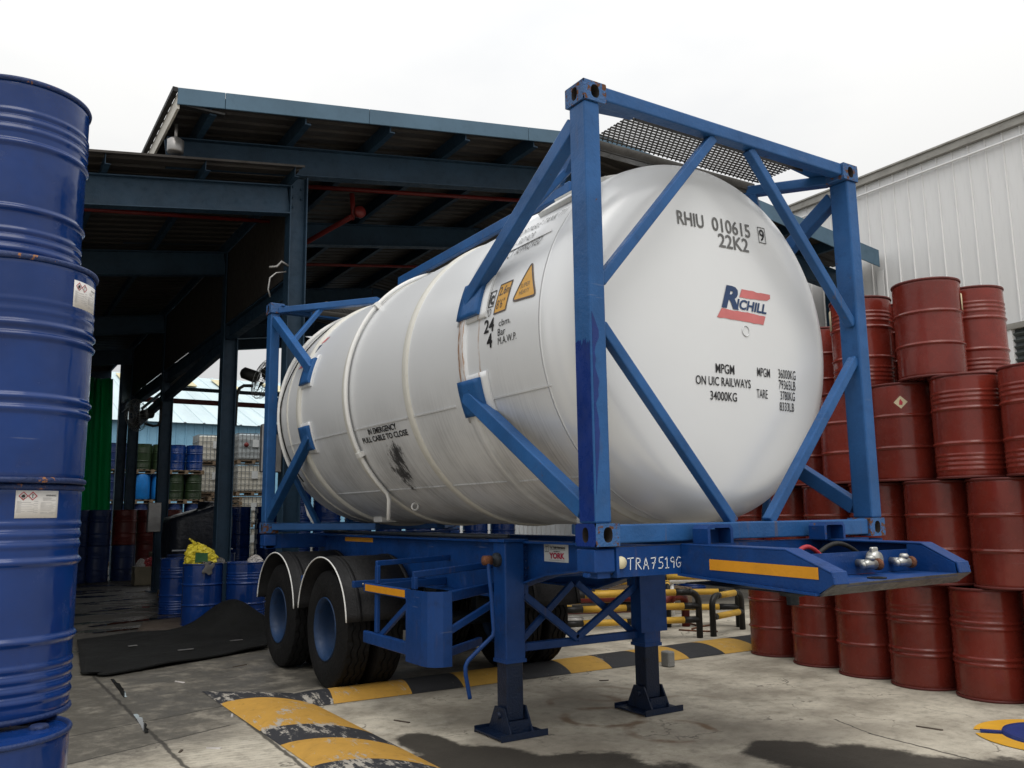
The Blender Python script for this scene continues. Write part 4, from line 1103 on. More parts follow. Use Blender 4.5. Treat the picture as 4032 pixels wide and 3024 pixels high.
for x0, x1, left in ((0.010, 0.118, True), (W - 0.118, W - 0.010, False)):
    for y0, y1, front in ((0.010, 0.158, True), (L - 0.158, L - 0.010, False)):
        if left and front:
            m = MB(); m.box((x0, y0, Z0 + 0.1185), (x1, y1, Z1 - 0.1185), 0.012, 2); po = part("corner_post", m, CB, tk)
            rr = random.Random(5)
            tops = [(y1 - 0.010 - (y1 - y0 - 0.02) * k / 14, 2.44 + rr.uniform(-0.022, 0.022)) for k in range(15)]
            m = MB(); m.prism([(y0 + 0.010, Z0 + 0.13), (y1 - 0.010, Z0 + 0.13)] + tops, 'x', x0 - 0.0015, x0 + 0.0005); part("paint_patch", m, 'cont_navy', po, local=True)
            side = [(x0 + 0.034 + rr.uniform(-.006, .010) + 0.012 * math.sin(k * 0.9), 1.86 + 0.04 * k) for k in range(17)]
            m = MB(); m.prism([(x0 + 0.010, 2.60), (x0 + 0.010, 1.62), (x0 + 0.018, 1.70)] + side + [(x0 + 0.02, 2.58)], 'y', y0 - 0.0015, y0 + 0.0005); part("paint_patch", m, 'cont_navy', po, local=True)
        else:
            m = MB(); m.box((x0, y0, Z0 + 0.1185), (x1, y1, Z1 - 0.1185), 0.012, 2); part("corner_post", m, CB, tk)
def member(name, p, q, w, h, up=(0, 0, 1), mat=CB, bev=0.008, label=None):
    m = MB(); m.bar(p, q, w, h, up, bev, 2); return part(name, m, mat, tk, label)
for y in (0.055, L - 0.055):
    member("end_rail", (0.163, y, 3.893), (W - 0.163, y, 3.893), 0.085, 0.085)
    member("end_rail", (0.163, y, 1.412), (W - 0.163, y, 1.412), 0.085, 0.098)
yu = (0, 1, 0)
for y in (0.062, L - 0.062):
    for sx in (1, -1):
        X = lambda x: x if sx > 0 else W - x
        member("diagonal_brace", (X(0.115), y, 2.785), (X(1.055), y, 3.85), 0.062, 0.062, yu)
        member("diagonal_brace", (X(0.115), y, 2.545), (X(1.065), y, 1.458), 0.062, 0.062, yu)
# side braces from the corners to the clamp pads on the barrel
xu = (1, 0, 0)
for sx in (1, -1):
    X = lambda x: x if sx > 0 else W - x
    for sy in (1, -1):
        Y = lambda y: y if sy > 0 else L - y
        member("side_brace", (X(0.066), Y(0.165), 3.74), (X(0.066), Y(1.44), 2.97), 0.10, 0.085, xu)
        member("side_brace", (X(0.066), Y(0.165), 1.54), (X(0.066), Y(1.45), 2.32), 0.10, 0.085, xu)
        member("top_strut", (X(0.115), Y(0.16), 3.86), (X(0.90), Y(1.15), 3.858), 0.085, 0.07)
        member("bottom_strut", (X(0.115), Y(0.16), 1.42), (X(0.85), Y(1.30), 1.415), 0.085, 0.07)
        member("strut_stay", (X(0.085), Y(0.73), 3.385), (X(0.46), Y(0.56), 3.84), 0.05, 0.05)
        member("strut_stay", (X(0.085), Y(0.86), 1.965), (X(0.46), Y(0.62), 1.43), 0.05, 0.05)
        member("corner_gusset", (X(0.10), Y(0.18), 3.90), (X(0.50), Y(0.12), 3.90), 0.16, 0.012)
# barrel
def tank_profile():
    R, y0, yf, rk, Rc = TR, 0.5, 0.2, 0.25, DOME_RC
    yc = yf + Rc; phi = math.atan2(yc - y0, R - rk)
    P = []
    for k in range(16, -1, -1):
        t = phi + (PI / 2 - phi) * (k / 16) ** 1.0
        P.append((max(0.0, Rc * math.cos(t)) if k < 16 else 0.0, yc - Rc * math.sin(t)))
    for k in range(11, -1, -1):
        t = phi * k / 12; P.append((R - rk + rk * math.cos(t), y0 - rk * math.sin(t)))
    Q = [(r, L - y) for r, y in P[::-1]]
    mid = [(R, y0 + (L - 2 * y0) * k / 12) for k in range(1, 12)]
    return P + mid + Q
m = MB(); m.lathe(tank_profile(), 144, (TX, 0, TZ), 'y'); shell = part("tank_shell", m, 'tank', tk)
def ring(name, y, w, lift, a0=-180, a1=180, mat='white_band', label=None):
    """a raised band round the barrel; angles 0 = towards the yard (-X), 90 = up."""
    m = MB(); n = max(6, int(abs(a1 - a0) / 3))
    prof = [(TR - 0.004, y - w / 2 - 0.012), (TR + lift * 0.8, y - w / 2), (TR + lift, y - w / 2 + 0.012), (TR + lift, y + w / 2 - 0.012), (TR + lift * 0.8, y + w / 2), (TR - 0.004, y + w / 2 + 0.012)]
    V = []
    for k in range(n + 1):
        a = rad(a0 + (a1 - a0) * k / n)
        V.append([m.v((TX - r * math.cos(a), h, TZ + r * math.sin(a))) for r, h in prof])
    for A, B in zip(V, V[1:]):
        for j in range(len(prof) - 1): m.face([A[j], B[j], B[j + 1], A[j + 1]], True)
    return part(name, m, mat, tk, label)
for y, w, lift in ((1.445, 0.085, 0.022), (2.36, 0.075, 0.016), (3.62, 0.075, 0.018), (4.86, 0.09, 0.026), (5.25, 0.02, 0.01)):
    ring("stiffening_ring", y, w, lift, mat='tank' if y < 2 else 'white_band')
ring("dome_seam", 0.515, 0.016, 0.004, mat='tank')
ring("dome_seam", L - 0.515, 0.016, 0.006, mat='tank')
ring("skirt_ring", 0.66, 0.05, 0.032, -130, -58)
for y0, y1, a in ((0.49, 1.18, -18.2), (1.65, 2.31, -18.0), (2.42, 3.57, -17.9), (3.68, 4.79, -17.9), (4.93, 5.5, -18), (0.55, 1.38, -48.5), (1.50, 2.31, -48.2), (2.41, 3.57, -48.2), (3.67, 4.79, -48.2), (0.62, 1.12, 31.5)):
    m = MB()
    f0, f1 = on_barrel(0, a, -0.001), on_barrel(0, a, 0.006)
    P = []
    for f in (f0, f1): P += [f(-y1, 0), f(-y0, 0), f(-y0, 0.012), f(-y1, 0.012)]
    m.hexa(P); part("cladding_seam", m, 'tank', tk)
# clamp pads
def pad(name, y0, y1, a0, a1, base, th, mat, bev=False):
    m = MB()
    def fn(u, v):
        a = rad(a0 + (a1 - a0) * v); y = y0 + (y1 - y0) * u; r = TR + base
        return (Vector((TX - r * math.cos(a), y, TZ + r * math.sin(a))), Vector((-math.cos(a), 0, math.sin(a))))
    m.sheet(fn, th, 4, 8); return part(name, m, mat, tk)
for Yf in (lambda y: y, lambda y: L - y):
    for a0, a1, b0, b1 in ((8, 24, 9.5, 22), (-24, -9, -22, -10.5)):
        pad("doubler_plate", Yf(1.14), Yf(1.52), a0, a1, 0.001, 0.014, 'tank')
        pad("clamp_pad", Yf(1.22), Yf(1.50), b0, b1, 0.0155, 0.024, CB)
        for dm in (0,):
            pad("doubler_plate", Yf(1.17), Yf(1.50), 180 - a1, 180 - a0, 0.001, 0.018, 'white_enamel'); pad("clamp_pad", Yf(1.22), Yf(1.48), 180 - b1, 180 - b0, 0.020, 0.03, CB)
# white pull-cable pipe with its clips
def barrel_path(y, a0, a1, lift, n=24): return [(TX - (TR + lift) * math.cos(rad(a0 + (a1 - a0) * k / n)), y if not isinstance(y, tuple) else y[0] + (y[1] - y[0]) * k / n, TZ + (TR + lift) * math.sin(rad(a0 + (a1 - a0) * k / n))) for k in range(n + 1)]
pth = barrel_path(3.52, 100, -48, 0.03, 44)
p_ = pth[-1]; pth += [(p_[0] + 0.02, p_[1], p_[2] - 0.06), (p_[0] + 0.02, p_[1] + 0.01, p_[2] - 0.24)]
m = MB(); m.tube(pth, 0.019, 8); pp = part("cable_pipe", m, 'white_enamel', tk)
for a in (40, -28):
    m = MB(); f = on_barrel(3.52, a, 0.0); P = []
    for lf in (0.0, 0.056):
        f = on_barrel(3.52, a, lf); P += [f(-0.035, -0.022), f(0.035, -0.022), f(0.035, 0.022), f(-0.035, 0.022)]
    m.hexa(P); part("pipe_clip", m, 'white_enamel', pp, local=True)
m = MB(); m.tube(barrel_path((5.38, 5.52), 95, -40, 0.018, 30) + [(1.219 - 0.85, 5.5, 1.55), (1.219 - 0.80, 5.45, 1.45)], 0.021, 8); part("cable_pipe", m, 'white_enamel', tk)
m = MB(); m.tube(barrel_path((4.98, 5.46), 58, 2, 0.012, 20) + barrel_path((5.46, 5.40), 0, -38, 0.012, 12), 0.007, 6); part("pull_cable", m, 'black', tk)
m = MB(); m.tube([(TX - 0.66 + 0.03 * math.cos(2 * PI * k / 14), 3.28, 1.60 + 0.03 * math.sin(2 * PI * k / 14)) for k in range(14)], 0.009, 6, closed=True); part("lifting_eye", m, 'white_enamel', tk)
# top gear
for x in (0.80, W - 0.80):
    member("walkway_rail", (x, 1.2, 3.872), (x, 4.15, 3.872), 0.05, 0.085)
def grating(x0, x1, y0, y1, z, along='x'):
    m = MB(); n = 0
    if along == 'x':
        p = 0.031; y = y0; k = 0
        while y <= y1 + 1e-6:
            m.box((x0, y - 0.0072, z - 0.006), (x1, y + 0.0072, z)); k += 1
            x = x0 + (0.020 if k % 2 else 0.0)
            while x < x1 - 0.03 and y < y1 - 0.01:
                m.hexa([(x, y + 0.0074, z - 0.006), (x + 0.010, y + 0.0074, z - 0.006), (x + 0.018, y + p - 0.0074, z - 0.006), (x + 0.008, y + p - 0.0074, z - 0.006),
                        (x, y + 0.0074, z - 0.001), (x + 0.010, y + 0.0074, z - 0.001), (x + 0.018, y + p - 0.0074, z - 0.001), (x + 0.008, y + p - 0.0074, z - 0.001)])
                x += 0.040
            y += p
        m.box((x0, y0 - 0.02, z - 0.06), (x1, y0 - 0.0125, z)); m.box((x0, y1 + 0.0125, z - 0.06), (x1, y1 + 0.02, z))
    else:
        x = x0
        while x <= x1: m.box((x - 0.006, y0, z - 0.035), (x + 0.006, y1, z)); x += 0.034
        y = y0
        while y < y1: m.box((x0, y, z - 0.02), (x1, y + 0.018, z - 0.004)); y += 0.05
    return m
part("walkway_grating", grating(0.50, 2.02, 0.16, 0.56, 3.925), 'grating', tk)
part("walkway_grating", grating(0.50, 1.94, L - 0.56, L - 0.16, 3.925), 'grating', tk)
part("walkway_grating", grating(0.86, 1.58, 1.25, 4.1, 3.93, 'y'), 'grating', tk)
m = MB(); m.box((0.55, 0.60, 3.868), (1.95, 0.66, 3.925)); m.box((1.60, 0.561 + 0.02, 3.84), (2.02, 0.599, 3.90)); part("walkway_edge", m, 'grating', tk)
pad("doubler_plate", 0.62, 1.06, 48, 62, 0.001, 0.03, 'white_enamel')
pad("doubler_plate", 0.78, 1.14, 60, 78, 0.001, 0.05, 'white_enamel')
m = MB(); m.hexa([(0.30, 0.66, 3.60), (0.33, 0.66, 3.60), (0.33, 0.98, 3.60), (0.30, 0.98, 3.60), (0.30, 0.40, 3.88), (0.33, 0.40, 3.88), (0.33, 0.66, 3.88), (0.30, 0.66, 3.88)]); part("top_gusset", m, CB, tk)
m = MB(); m.box((0.84, 1.16, 1.452), (1.0, 1.30, 1.54), 0.006); part("saddle_foot", m, 'white_enamel', tk)
m = MB(); m.box((0.80, 4.55, 1.46), (0.98, 4.75, 1.54), 0.006); part("saddle_foot", m, 'white_enamel', tk)
m = MB(); m.box((W - 1.0, 1.16, 1.452), (W - .84, 1.30, 1.54), 0.006); part("saddle_foot", m, 'white_enamel', tk)
# dome boss
m = MB(); fn = on_dome(1.424, 2.675, 0.003); V = [fn(0.032 * math.cos(2 * PI * k / 24), 0.034 * math.sin(2 * PI * k / 24)) for k in range(24)]; m.tube(V, 0.0035, 6, closed=True); part("dome_boss", m, 'tank', tk)

# lettering on the dome
def dome_text(txt, x0, z0, x1, h, bold=0.012, mat='ink', slope=0.0, shear=0.0):
    m = MB(); V, F = glyphs(txt, x1 - x0, h, bold, shear); put(m, V, F, on_dome(x0, z0, 0.004, slope)); return part("lettering", m, mat, tk)
DS = 0.02
dome_text("RHIU", 0.893, 3.316, 1.118, 0.088, 0.016, 'ink_grey', DS)
dome_text("010615", 1.192, 3.323, 1.553, 0.090, 0.014, 'ink_grey', DS)
dome_text("9", 1.648, 3.33, 1.697, 0.080, 0.008, 'ink', DS)
m = MB(); put(m, *outline([(0, 0), (0.075, 0), (0.075, 0.115), (0, 0.115)], 0.005), on_dome(1.635, 3.312, 0.004, DS)); part("digit_frame", m, 'ink', tk)
dome_text("22K2", 1.236, 3.217, 1.520, 0.090, 0.016, 'ink_grey', DS)
dome_text("R", 1.212, 2.816, 1.372, 0.137, 0.045, 'decal_navy', 0, 0.32)
dome_text("ICHILL", 1.346, 2.818, 1.640, 0.062, 0.03, 'decal_navy', -0.015, 0.3)
def decal(name, pts, fn, mat):
    m = MB(); put(m, *fine(pts, [tuple(range(len(pts)))]), fn); return part(name, m, mat, tk)
fd = on_dome(0, 0, 0.003)
rr = random.Random(2)
top = [(1.411 + (1.692 - 1.411) * k / 12, 2.953 + (rr.uniform(-.004, .002) if 3 < k < 8 else 0)) for k in range(13)]
bot = [(1.655 - (1.655 - 1.383) * k / 12, 2.905 - 0.012 * k / 12 + rr.uniform(-.0025, .0025)) for k in range(13)]
decal("red_stripe", top + [(1.69, 2.925)] + bot, fd, 'decal_red')
top = [(1.213 + (1.628 - 1.213) * k / 14, 2.803 - 0.005 * k / 14 + rr.uniform(-.004, .003)) for k in range(15)]
bot = [(1.600 - (1.600 - 1.167) * k / 14, 2.734 + 0.004 * k / 14 + rr.uniform(-.003, .002)) for k in range(15)]
decal("red_stripe", top + bot, fd, 'decal_red')
dome_text("MPGM", 1.134, 2.380, 1.299, 0.058, 0.010)
dome_text("ON UIC RAILWAYS", 0.964, 2.298, 1.447, 0.053, 0.010, slope=0.008)
dome_text("34000KG", 1.083, 2.208, 1.316, 0.054, 0.010)
dome_text("MPGM", 1.514, 2.387, 1.640, 0.057, 0.002)
dome_text("36000KG", 1.727, 2.392, 1.911, 0.060, 0.002)
dome_text("79365LB", 1.728, 2.320, 1.905, 0.060, 0.002)
dome_text("TARE", 1.502, 2.245, 1.609, 0.057, 0.002)
dome_text("3780KG", 1.740, 2.249, 1.894, 0.057, 0.002)
dome_text("8333LB", 1.730, 2.176, 1.883, 0.056, 0.002)

# lettering on the flank
def flank_text(txt, y0, a0, y1, h, bold=0.012, mat='ink', shear=0.0):
    m = MB(); V, F = glyphs(txt, y0 - y1, h, bold, shear); put(m, V, F, on_barrel(y0, a0, 0.004)); return part("lettering", m, mat, tk)
flank_text("IN EMERGENCY", 3.235, -20.85, 2.670, 0.046, 0.024)
flank_text("PULL CABLE TO CLOSE", 3.405, -24.0, 2.505, 0.046, 0.024)
flank_text("24", 1.16, 2.7, 1.035, 0.085, 0.02)
flank_text("4", 1.12, -2.2, 1.055, 0.085, 0.03)
flank_text("cbm.", 0.975, 3.3, 0.835, 0.042, 0.0)
flank_text("Bar", 0.985, 0.4, 0.895, 0.045, 0.0)
flank_text("M.A.W.P.", 0.985, -2.3, 0.765, 0.045, 0.0)
flank_text("70", 1.165, 7.7, 1.09, 0.055, -0.005, 'ink_grey', 0.15)
# ic mark, height plate and heavy-load triangle
fb_ = on_barrel(1.205, 10.8, 0.0035)
m = MB()
for x0 in (0.0, 0.068):
    put(m, *fine(*outline([(x0, 0), (x0 + 0.066, 0), (x0 + 0.078, 0.115), (x0 + 0.012, 0.115)], 0.007)), fb_)
V, F = glyphs("i", 0.016, 0.075, 0.03); put(m, V, F, lambda x, y: fb_(x + 0.030, y + 0.022))
V, F = glyphs("c", 0.042, 0.085, 0.035); put(m, V, F, lambda x, y: fb_(x + 0.084, y + 0.022))
part("ic_mark", m, 'ink', tk)
fh = on_barrel(1.055, 7.8, 0.003); fh2 = on_barrel(1.055, 7.8, 0.0045)
HP = [(0, 0), (0.150, 0), (0.180, 0.205), (0.030, 0.205)]
decal("height_plate", HP, fh, 'decal_amber')
m = MB(); put(m, *fine(*outline(HP, 0.009)), fh2)
V, F = glyphs("2.6", 0.085, 0.06, 0.01, 0.15); put(m, V, F, lambda x, y: fh2(x + 0.035, y + 0.122))
V, F = glyphs("m", 0.032, 0.055, 0.0); put(m, V, F, lambda x, y: fh2(x + 0.124, y + 0.122))
V, F = glyphs("8'6\"", 0.100, 0.06, -0.005, 0.15); put(m, V, F, lambda x, y: fh2(x + 0.026, y + 0.030))
part("lettering", m, 'decal_frame', tk)
ft = on_barrel(0.845, 9.0, 0.003); ft2 = on_barrel(0.845, 9.0, 0.0045)
def rtri(P, r, n=5):
    out = []
    for k in range(3):
        a, b, c = Vector(P[k - 1]), Vector(P[k]), Vector(P[(k + 1) % 3]); d1, d2 = (a - b).normalized(), (c - b).normalized()
        for j in range(n + 1):
            t = j / n; out.append(tuple((b + d1 * r) * (1 - t) ** 2 + b * 2 * t * (1 - t) + (b + d2 * r) * t ** 2))
    return out
TP = rtri([(0, 0.01), (0.285, -0.008), (0.155, 0.265)], 0.045)
decal("heavy_triangle", TP, ft, 'decal_amber')
m = MB(); put(m, *fine(*outline(TP, 0.013)), ft2)
part("triangle_frame", m, 'decal_frame', tk)
m = MB()
V, F = glyphs("SUPER", 0.105, 0.030, -0.01); put(m, V, F, lambda x, y: ft2(x + 0.085, y + 0.085))
V, F = glyphs("HEAVY", 0.112, 0.030, -0.01); put(m, V, F, lambda x, y: ft2(x + 0.082, y + 0.040))
part("lettering", m, 'ink_grey', tk)
flank_text("PORTABLE TANK T11", 1.16, 38.6, 0.60, 0.075, -0.008, 'ink_grey')
flank_text("IMO1 - RID/ADR", 1.20, 33.0, 0.86, 0.070, -0.008, 'ink_grey')
flank_text("IMPACT APPROVED", 1.24, 28.2, 0.70, 0.070, -0.008, 'ink_grey')
flank_text("200", 1.36, 23.4, 1.245, 0.070, -0.01, 'ink_grey')
# rear decal, seen edge-on
for nm, mt, a0, a1 in (("red_stripe", 'decal_red', 21, 26), ("decal_letters", 'decal_navy', 27.5, 32), ("red_stripe", 'decal_red', 33, 36)):
    m = MB(); f = on_barrel(0, 0, 0.003)
    sk = 0.012
    P = [(5.16 - (a0 - 21) * 0.03, a0), (4.95 - (a0 - 21) * 0.022, a0), (4.95 - (a1 - 21) * 0.022, a1), (5.16 - (a1 - 21) * 0.03, a1)]
    put(m, *fine([(-y, rad(a) * TR) for y, a in P], [(0, 1, 2, 3)]), on_barrel(0, 0, 0.003)); part(nm, m, mt, tk)
# ------------------------------------------------------------------ skeletal trailer
tr = root("skeletal_trailer", (1.219, 3.0, 0), "blue skeletal container trailer under the white tank, marked TRA7519G", "trailer")
TB = 'trailer_blue'
def tp(name, m, mat=TB, parent=None, label=None): return part(name, m, mat, parent or tr, label, local=parent is not None)
def tbar(name, p, q, w, h, up=(0, 0, 1), mat=TB, bev=0.005, parent=None):
    m = MB(); m.bar(p, q, w, h, up, bev); return tp(name, m, mat, parent)
MXc = W / 2
for s in (-1, 1):
    x = MXc + s * 0.50
    m = MB()
    # deep web that tapers into the gooseneck
    web = [(6.15, 0.92), (2.15, 0.92), (1.75, 1.03), (1.40, 1.115), (0.95, 1.165), (0.25, 1.185), (0.25, 1.315), (6.15, 1.315)]
    m.prism(web, 'x', x - 0.006, x + 0.006)
    m.box((x - 0.07, 0.2, 1.3152), (x + 0.07, 6.15, 1.330))
    low = [(6.15, 0.92), (2.15, 0.92), (1.75, 1.03), (1.40, 1.115), (0.95, 1.165), (0.25, 1.185)]
    for a, b in zip(low, low[1:]): m.bar((x, a[0], a[1] - 0.007), (x, b[0], b[1] - 0.007), 0.14, 0.013)
    tp("main_beam", m)
# front bolster with its hand-painted number
m = MB(); m.prism([(0.03, 1.186), (0.16, 1.186), (0.16, 1.200), (0.045, 1.200), (0.045, 1.331), (0.16, 1.331), (0.16, 1.343), (0.03, 1.343)], 'x', 0.142, W - 0.142); bol = tp("front_bolster", m)
m = MB(); m.prism([(6.03, 1.186), (5.90, 1.186), (5.90, 1.343), (6.03, 1.343)], 'x', 0.02, W - 0.02, 0.004); tp("rear_bolster", m)
for x0, x1 in ((0.005, 0.140), (W - 0.140, W - 0.005)):
    for y0 in (0.02, 5.88):
        m = MB(); m.box((x0, y0 + .0, 1.215), (x1, y0 + 0.16, 1.335), 0.006); m.box((x0 + 0.03, y0 + 0.02, 1.185), (x1 - 0.02, y0 + 0.13, 1.214)); m.box((x0 - 0.02, y0 + 0.04, 1.195), (x0 - 0.001, y0 + 0.08, 1.212)); tp("twist_lock", m)
m = MB(); m.box((0.142, 0.012, 1.186), (0.160, 0.0295, 1.343)); tp("bolster_end", m)
m = MB(); m.lathe([(0, 0.012), (0.030, 0.014), (0.034, 0.029)], 24, (0.182, 0, 1.262), 'y'); tp("marker_lens", m, 'lens')
# hand-painted registration
ST = {'T': [[(0, 1), (.7, 1.03)], [(.33, 1), (.28, 0)]], 'R': [[(0, 0), (.05, 1)], [(.05, 1), (.5, .95), (.55, .65), (.06, .52)], [(.2, .52), (.65, 0)]],
      'A': [[(0, 0), (.32, 1), (.65, -.02)], [(.1, .36), (.55, .34)]], '7': [[(0, .95), (.6, 1), (.2, 0)], [(.12, .5), (.5, .52)]],
      '5': [[(.6, 1), (.12, .97), (.08, .55), (.45, .55), (.6, .3), (.4, .0), (0, .02)]], '1': [[(0, .8), (.22, 1), (.22, 0)], [(.0, 0), (.42, .02)]],
      '9': [[(.5, .9), (.25, 1), (.02, .75), (.2, .5), (.48, .62), (.52, .95), (.45, .0)]], 'G': [[(.6, .9), (.3, 1), (.02, .6), (.1, .1), (.4, .02), (.6, .2), (.6, .45), (.35, .42)], [(.6, .45), (.85, .42), (.85, .1)]]}
m = MB(); x = 0.232
for ch, gap in zip("TRA7519G", (0.055, 0.052, 0.056, 0.052, 0.050, 0.036, 0.042, 0.06)):
    for path in ST[ch]: put(m, *stroke([(px * 0.055, py * 0.058) for px, py in path], 0.0055), lambda a, b, x=x: (x + a, 0.0285, 1.224 + b - 0.010 * (x - .2)))
    x += gap
part("hand_painted_number", m, 'chalk', bol, local=True)
# gooseneck: two side channels, coupler plate, wall with air couplings
NY = lambda x: -0.968 + 0.060 * (x - 0.612) / 1.214      # the nose sits a little askew
for s in (-1, 1):
    X = lambda d: MXc + s * d          # d: distance from the centre line
    ty = NY(X(0.6))
    out = [(0.028, 1.186), (-0.52, 1.160), (ty + 0.085, 1.141), (ty + 0.012, 1.180), (ty, 1.215), (ty + 0.02, 1.233), (-0.70, 1.328), (0.028, 1.340)]
    m = MB(); m.prism(out, 'x', *sorted((X(0.596), X(0.606)))); gb = tp("gooseneck_beam", m)
    a, b = sorted((X(0.607), X(0.50)))
    for (y0, z0), (y1, z1) in zip([(0.028, 1.338), (-0.70, 1.328), (ty + 0.02, 1.233)], [(-0.70, 1.328), (ty + 0.02, 1.233)]):
        m = MB(); m.hexa([(a, y1, z1), (b, y1, z1), (b, y0, z0), (a, y0, z0), (a, y1, z1 + 0.011), (b, y1, z1 + 0.011), (b, y0, z0 + 0.011), (a, y0, z0 + 0.011)], 0.003); part("top_flange", m, TB, gb, local=True)
    m = MB(); a2, b2 = sorted((X(0.638), X(0.56)))
    m.hexa([(a2, ty + 0.085, 1.130), (b2, ty + 0.085, 1.130), (b2, 0.028, 1.176), (a2, 0.028, 1.176), (a2, ty + 0.085, 1.140), (b2, ty + 0.085, 1.140), (b2, 0.028, 1.186), (a2, 0.028, 1.186)]); part("bottom_flange", m, TB, gb, local=True)
    m = MB(); m.hexa([(a, ty - 0.004, 1.182), (b, ty - 0.004, 1.182), (b, ty + 0.01, 1.182), (a, ty + 0.01, 1.182), (a, ty + 0.008, 1.243), (b, ty + 0.008, 1.243), (b, ty + 0.022, 1.243), (a, ty + 0.022, 1.243)], 0.004); part("end_plate", m, TB, gb, local=True)
    a3, b3 = sorted((X(0.50), X(0.492))); m = MB(); m.prism([(-0.62, 1.182), (ty + 0.015, 1.183), (ty + 0.02, 1.233), (-0.70, 1.326), (-0.62, 1.328)], 'x', a3, b3); part("inner_web", m, TB, gb, local=True)
xl, xr = MXc - 0.4915, MXc + 0.4915
m = MB(); m.hexa([(xl, NY(xl) + 0.012, 1.170), (xr, NY(xr) + 0.012, 1.170), (xr, -0.62, 1.170), (xl, -0.62, 1.170), (xl, NY(xl) + 0.012, 1.184), (xr, NY(xr) + 0.012, 1.184), (xr, -0.62, 1.184), (xl, -0.62, 1.184)]); tp("coupler_floor", m)
xl, xr = MXc - 0.607, MXc + 0.607
m = MB(); m.hexa([(xl, NY(xl) + 0.085, 1.125), (xr, NY(xr) + 0.085, 1.125), (xr, 0.0, 1.135), (xl, 0.0, 1.135), (xl, NY(xl) + 0.085, 1.129), (xr, NY(xr) + 0.085, 1.129), (xr, 0.0, 1.139), (xl, 0.0, 1.139)]); tp("kingpin_plate", m, 'trailer_dark')
m = MB(); m.hexa([(xl, NY(xl) + 0.082, 1.126), (xr, NY(xr) + 0.082, 1.126), (xr, NY(xr) + 0.097, 1.126), (xl, NY(xl) + 0.097, 1.126), (xl, NY(xl) - 0.006, 1.184), (xr, NY(xr) - 0.006, 1.184), (xr, NY(xr) + 0.010, 1.184), (xl, NY(xl) + 0.010, 1.184)]); tp("nose_plate", m, 'nose')
m = MB(); m.lathe([(0.06, 1.125), (0.06, 1.105), (0.03, 1.10), (0.03, 1.06), (0, 1.06)], 16, (MXc - .48, -0.62, 0)); tp("kingpin", m, 'trailer_dark')
m = MB(); m.box((MXc - 0.49, -0.632, 1.187), (MXc + 0.49, -0.62, 1.302)); wl_ = tp("coupling_wall", m)
m = MB(); m.box((MXc - 0.596, -0.30, 1.187), (MXc + 0.596, -0.02, 1.20)); tp("deck_plate", m, 'trailer_dark')
def coupling(x, big):
    m = MB(); m.tube([(x, -0.633, 1.245), (x, -0.70, 1.243)], 0.020, 10); m.tube([(x - 0.055, -0.715, 1.238), (x - 0.02, -0.71, 1.244), (x + 0.035, -0.715, 1.238)], [0.016, 0.026, 0.024], 12)
    m.lathe([(0, -0.012), (0.022, -0.012), (0.026, 0), (0.018, 0.012), (0, 0.014)], 12, (x, -0.715, 1.273)); g = tp("air_coupling", m, 'steel')
    m = MB(); m.lathe([(0, -.01), (0.03, -.01), (0.032, 0.012), (0, 0.016)], 14, (x + 0.055, -0.715, 1.238), 'x'); part("coupling_cap", m, 'rust', g, local=True)
    m = MB(); m.lathe([(0, -.008), (0.018, -.008), (0.018, 0.01), (0, 0.012)], 12, (x - 0.066, -0.715, 1.238), 'x'); part("coupling_cap", m, 'steel', g, local=True)
    if big:
        m = MB(); m.lathe([(0, -.03), (0.040, -.03), (0.044, -0.005), (0.044, 0.02), (0.0, 0.03)], 18, (x + 0.085, -0.675, 1.262), 'y'); m.box((x + 0.06, -0.69, 1.29), (x + 0.11, -0.665, 1.325), 0.006); tp("socket", m, 'steel')
coupling(1.245, True); coupling(1.535, False)
m = MB(); m.lathe([(0.030, 0.0), (0.046, 0.0), (0.046, 0.006), (0.030, 0.006)], 20, (1.08, -0.86, 1.185)); tp("rubber_seal", m, 'black')
m = MB(); m.tube([(1.0 + 0.28 * k / 10, -0.40, 1.25 + 0.075 * math.sin(PI * k / 10)) for k in range(11)], 0.013, 8); tp("air_hose", m, 'hose_red')
m = MB(); m.tube([(1.2 + 0.45 * k / 10, -0.38, 1.25 + 0.085 * math.sin(PI * k / 10)) for k in range(11)], 0.013, 8); tp("air_hose", m, 'black')
# amber tapes
def tape(pts, x): 
    m = MB(); m.face([m.v((x, y, z)) for y, z in pts]); return tp("amber_tape", m, 'tape')
tape([(-0.19, 1.216), (-0.885, 1.203), (-0.885, 1.258), (-0.19, 1.272)], MXc - 0.6095)
tape([(5.30, 1.262), (4.55, 1.262), (4.55, 1.305), (5.30, 1.305)], MXc - 0.5090)
# arched guides that hold the container's front rail
for x0 in (0.648, 1.62):
    m = MB(); w, t = 0.195, 0.02
    m.prism([(x0, 1.349), (x0, 1.43), (x0 + 0.02, 1.452), (x0 + w - 0.02, 1.452), (x0 + w, 1.43), (x0 + w, 1.349), (x0 + w - t, 1.349), (x0 + w - t, 1.425), (x0 + w - t - 0.012, 1.434), (x0 + t + 0.012, 1.434), (x0 + t, 1.425), (x0 + t, 1.349)], 'y', -0.15, -0.035)
    m.box((x0 + t + .001, -0.06, 1.349), (x0 + w - t - .001, -0.05, 1.424)); tp("rail_guide", m)
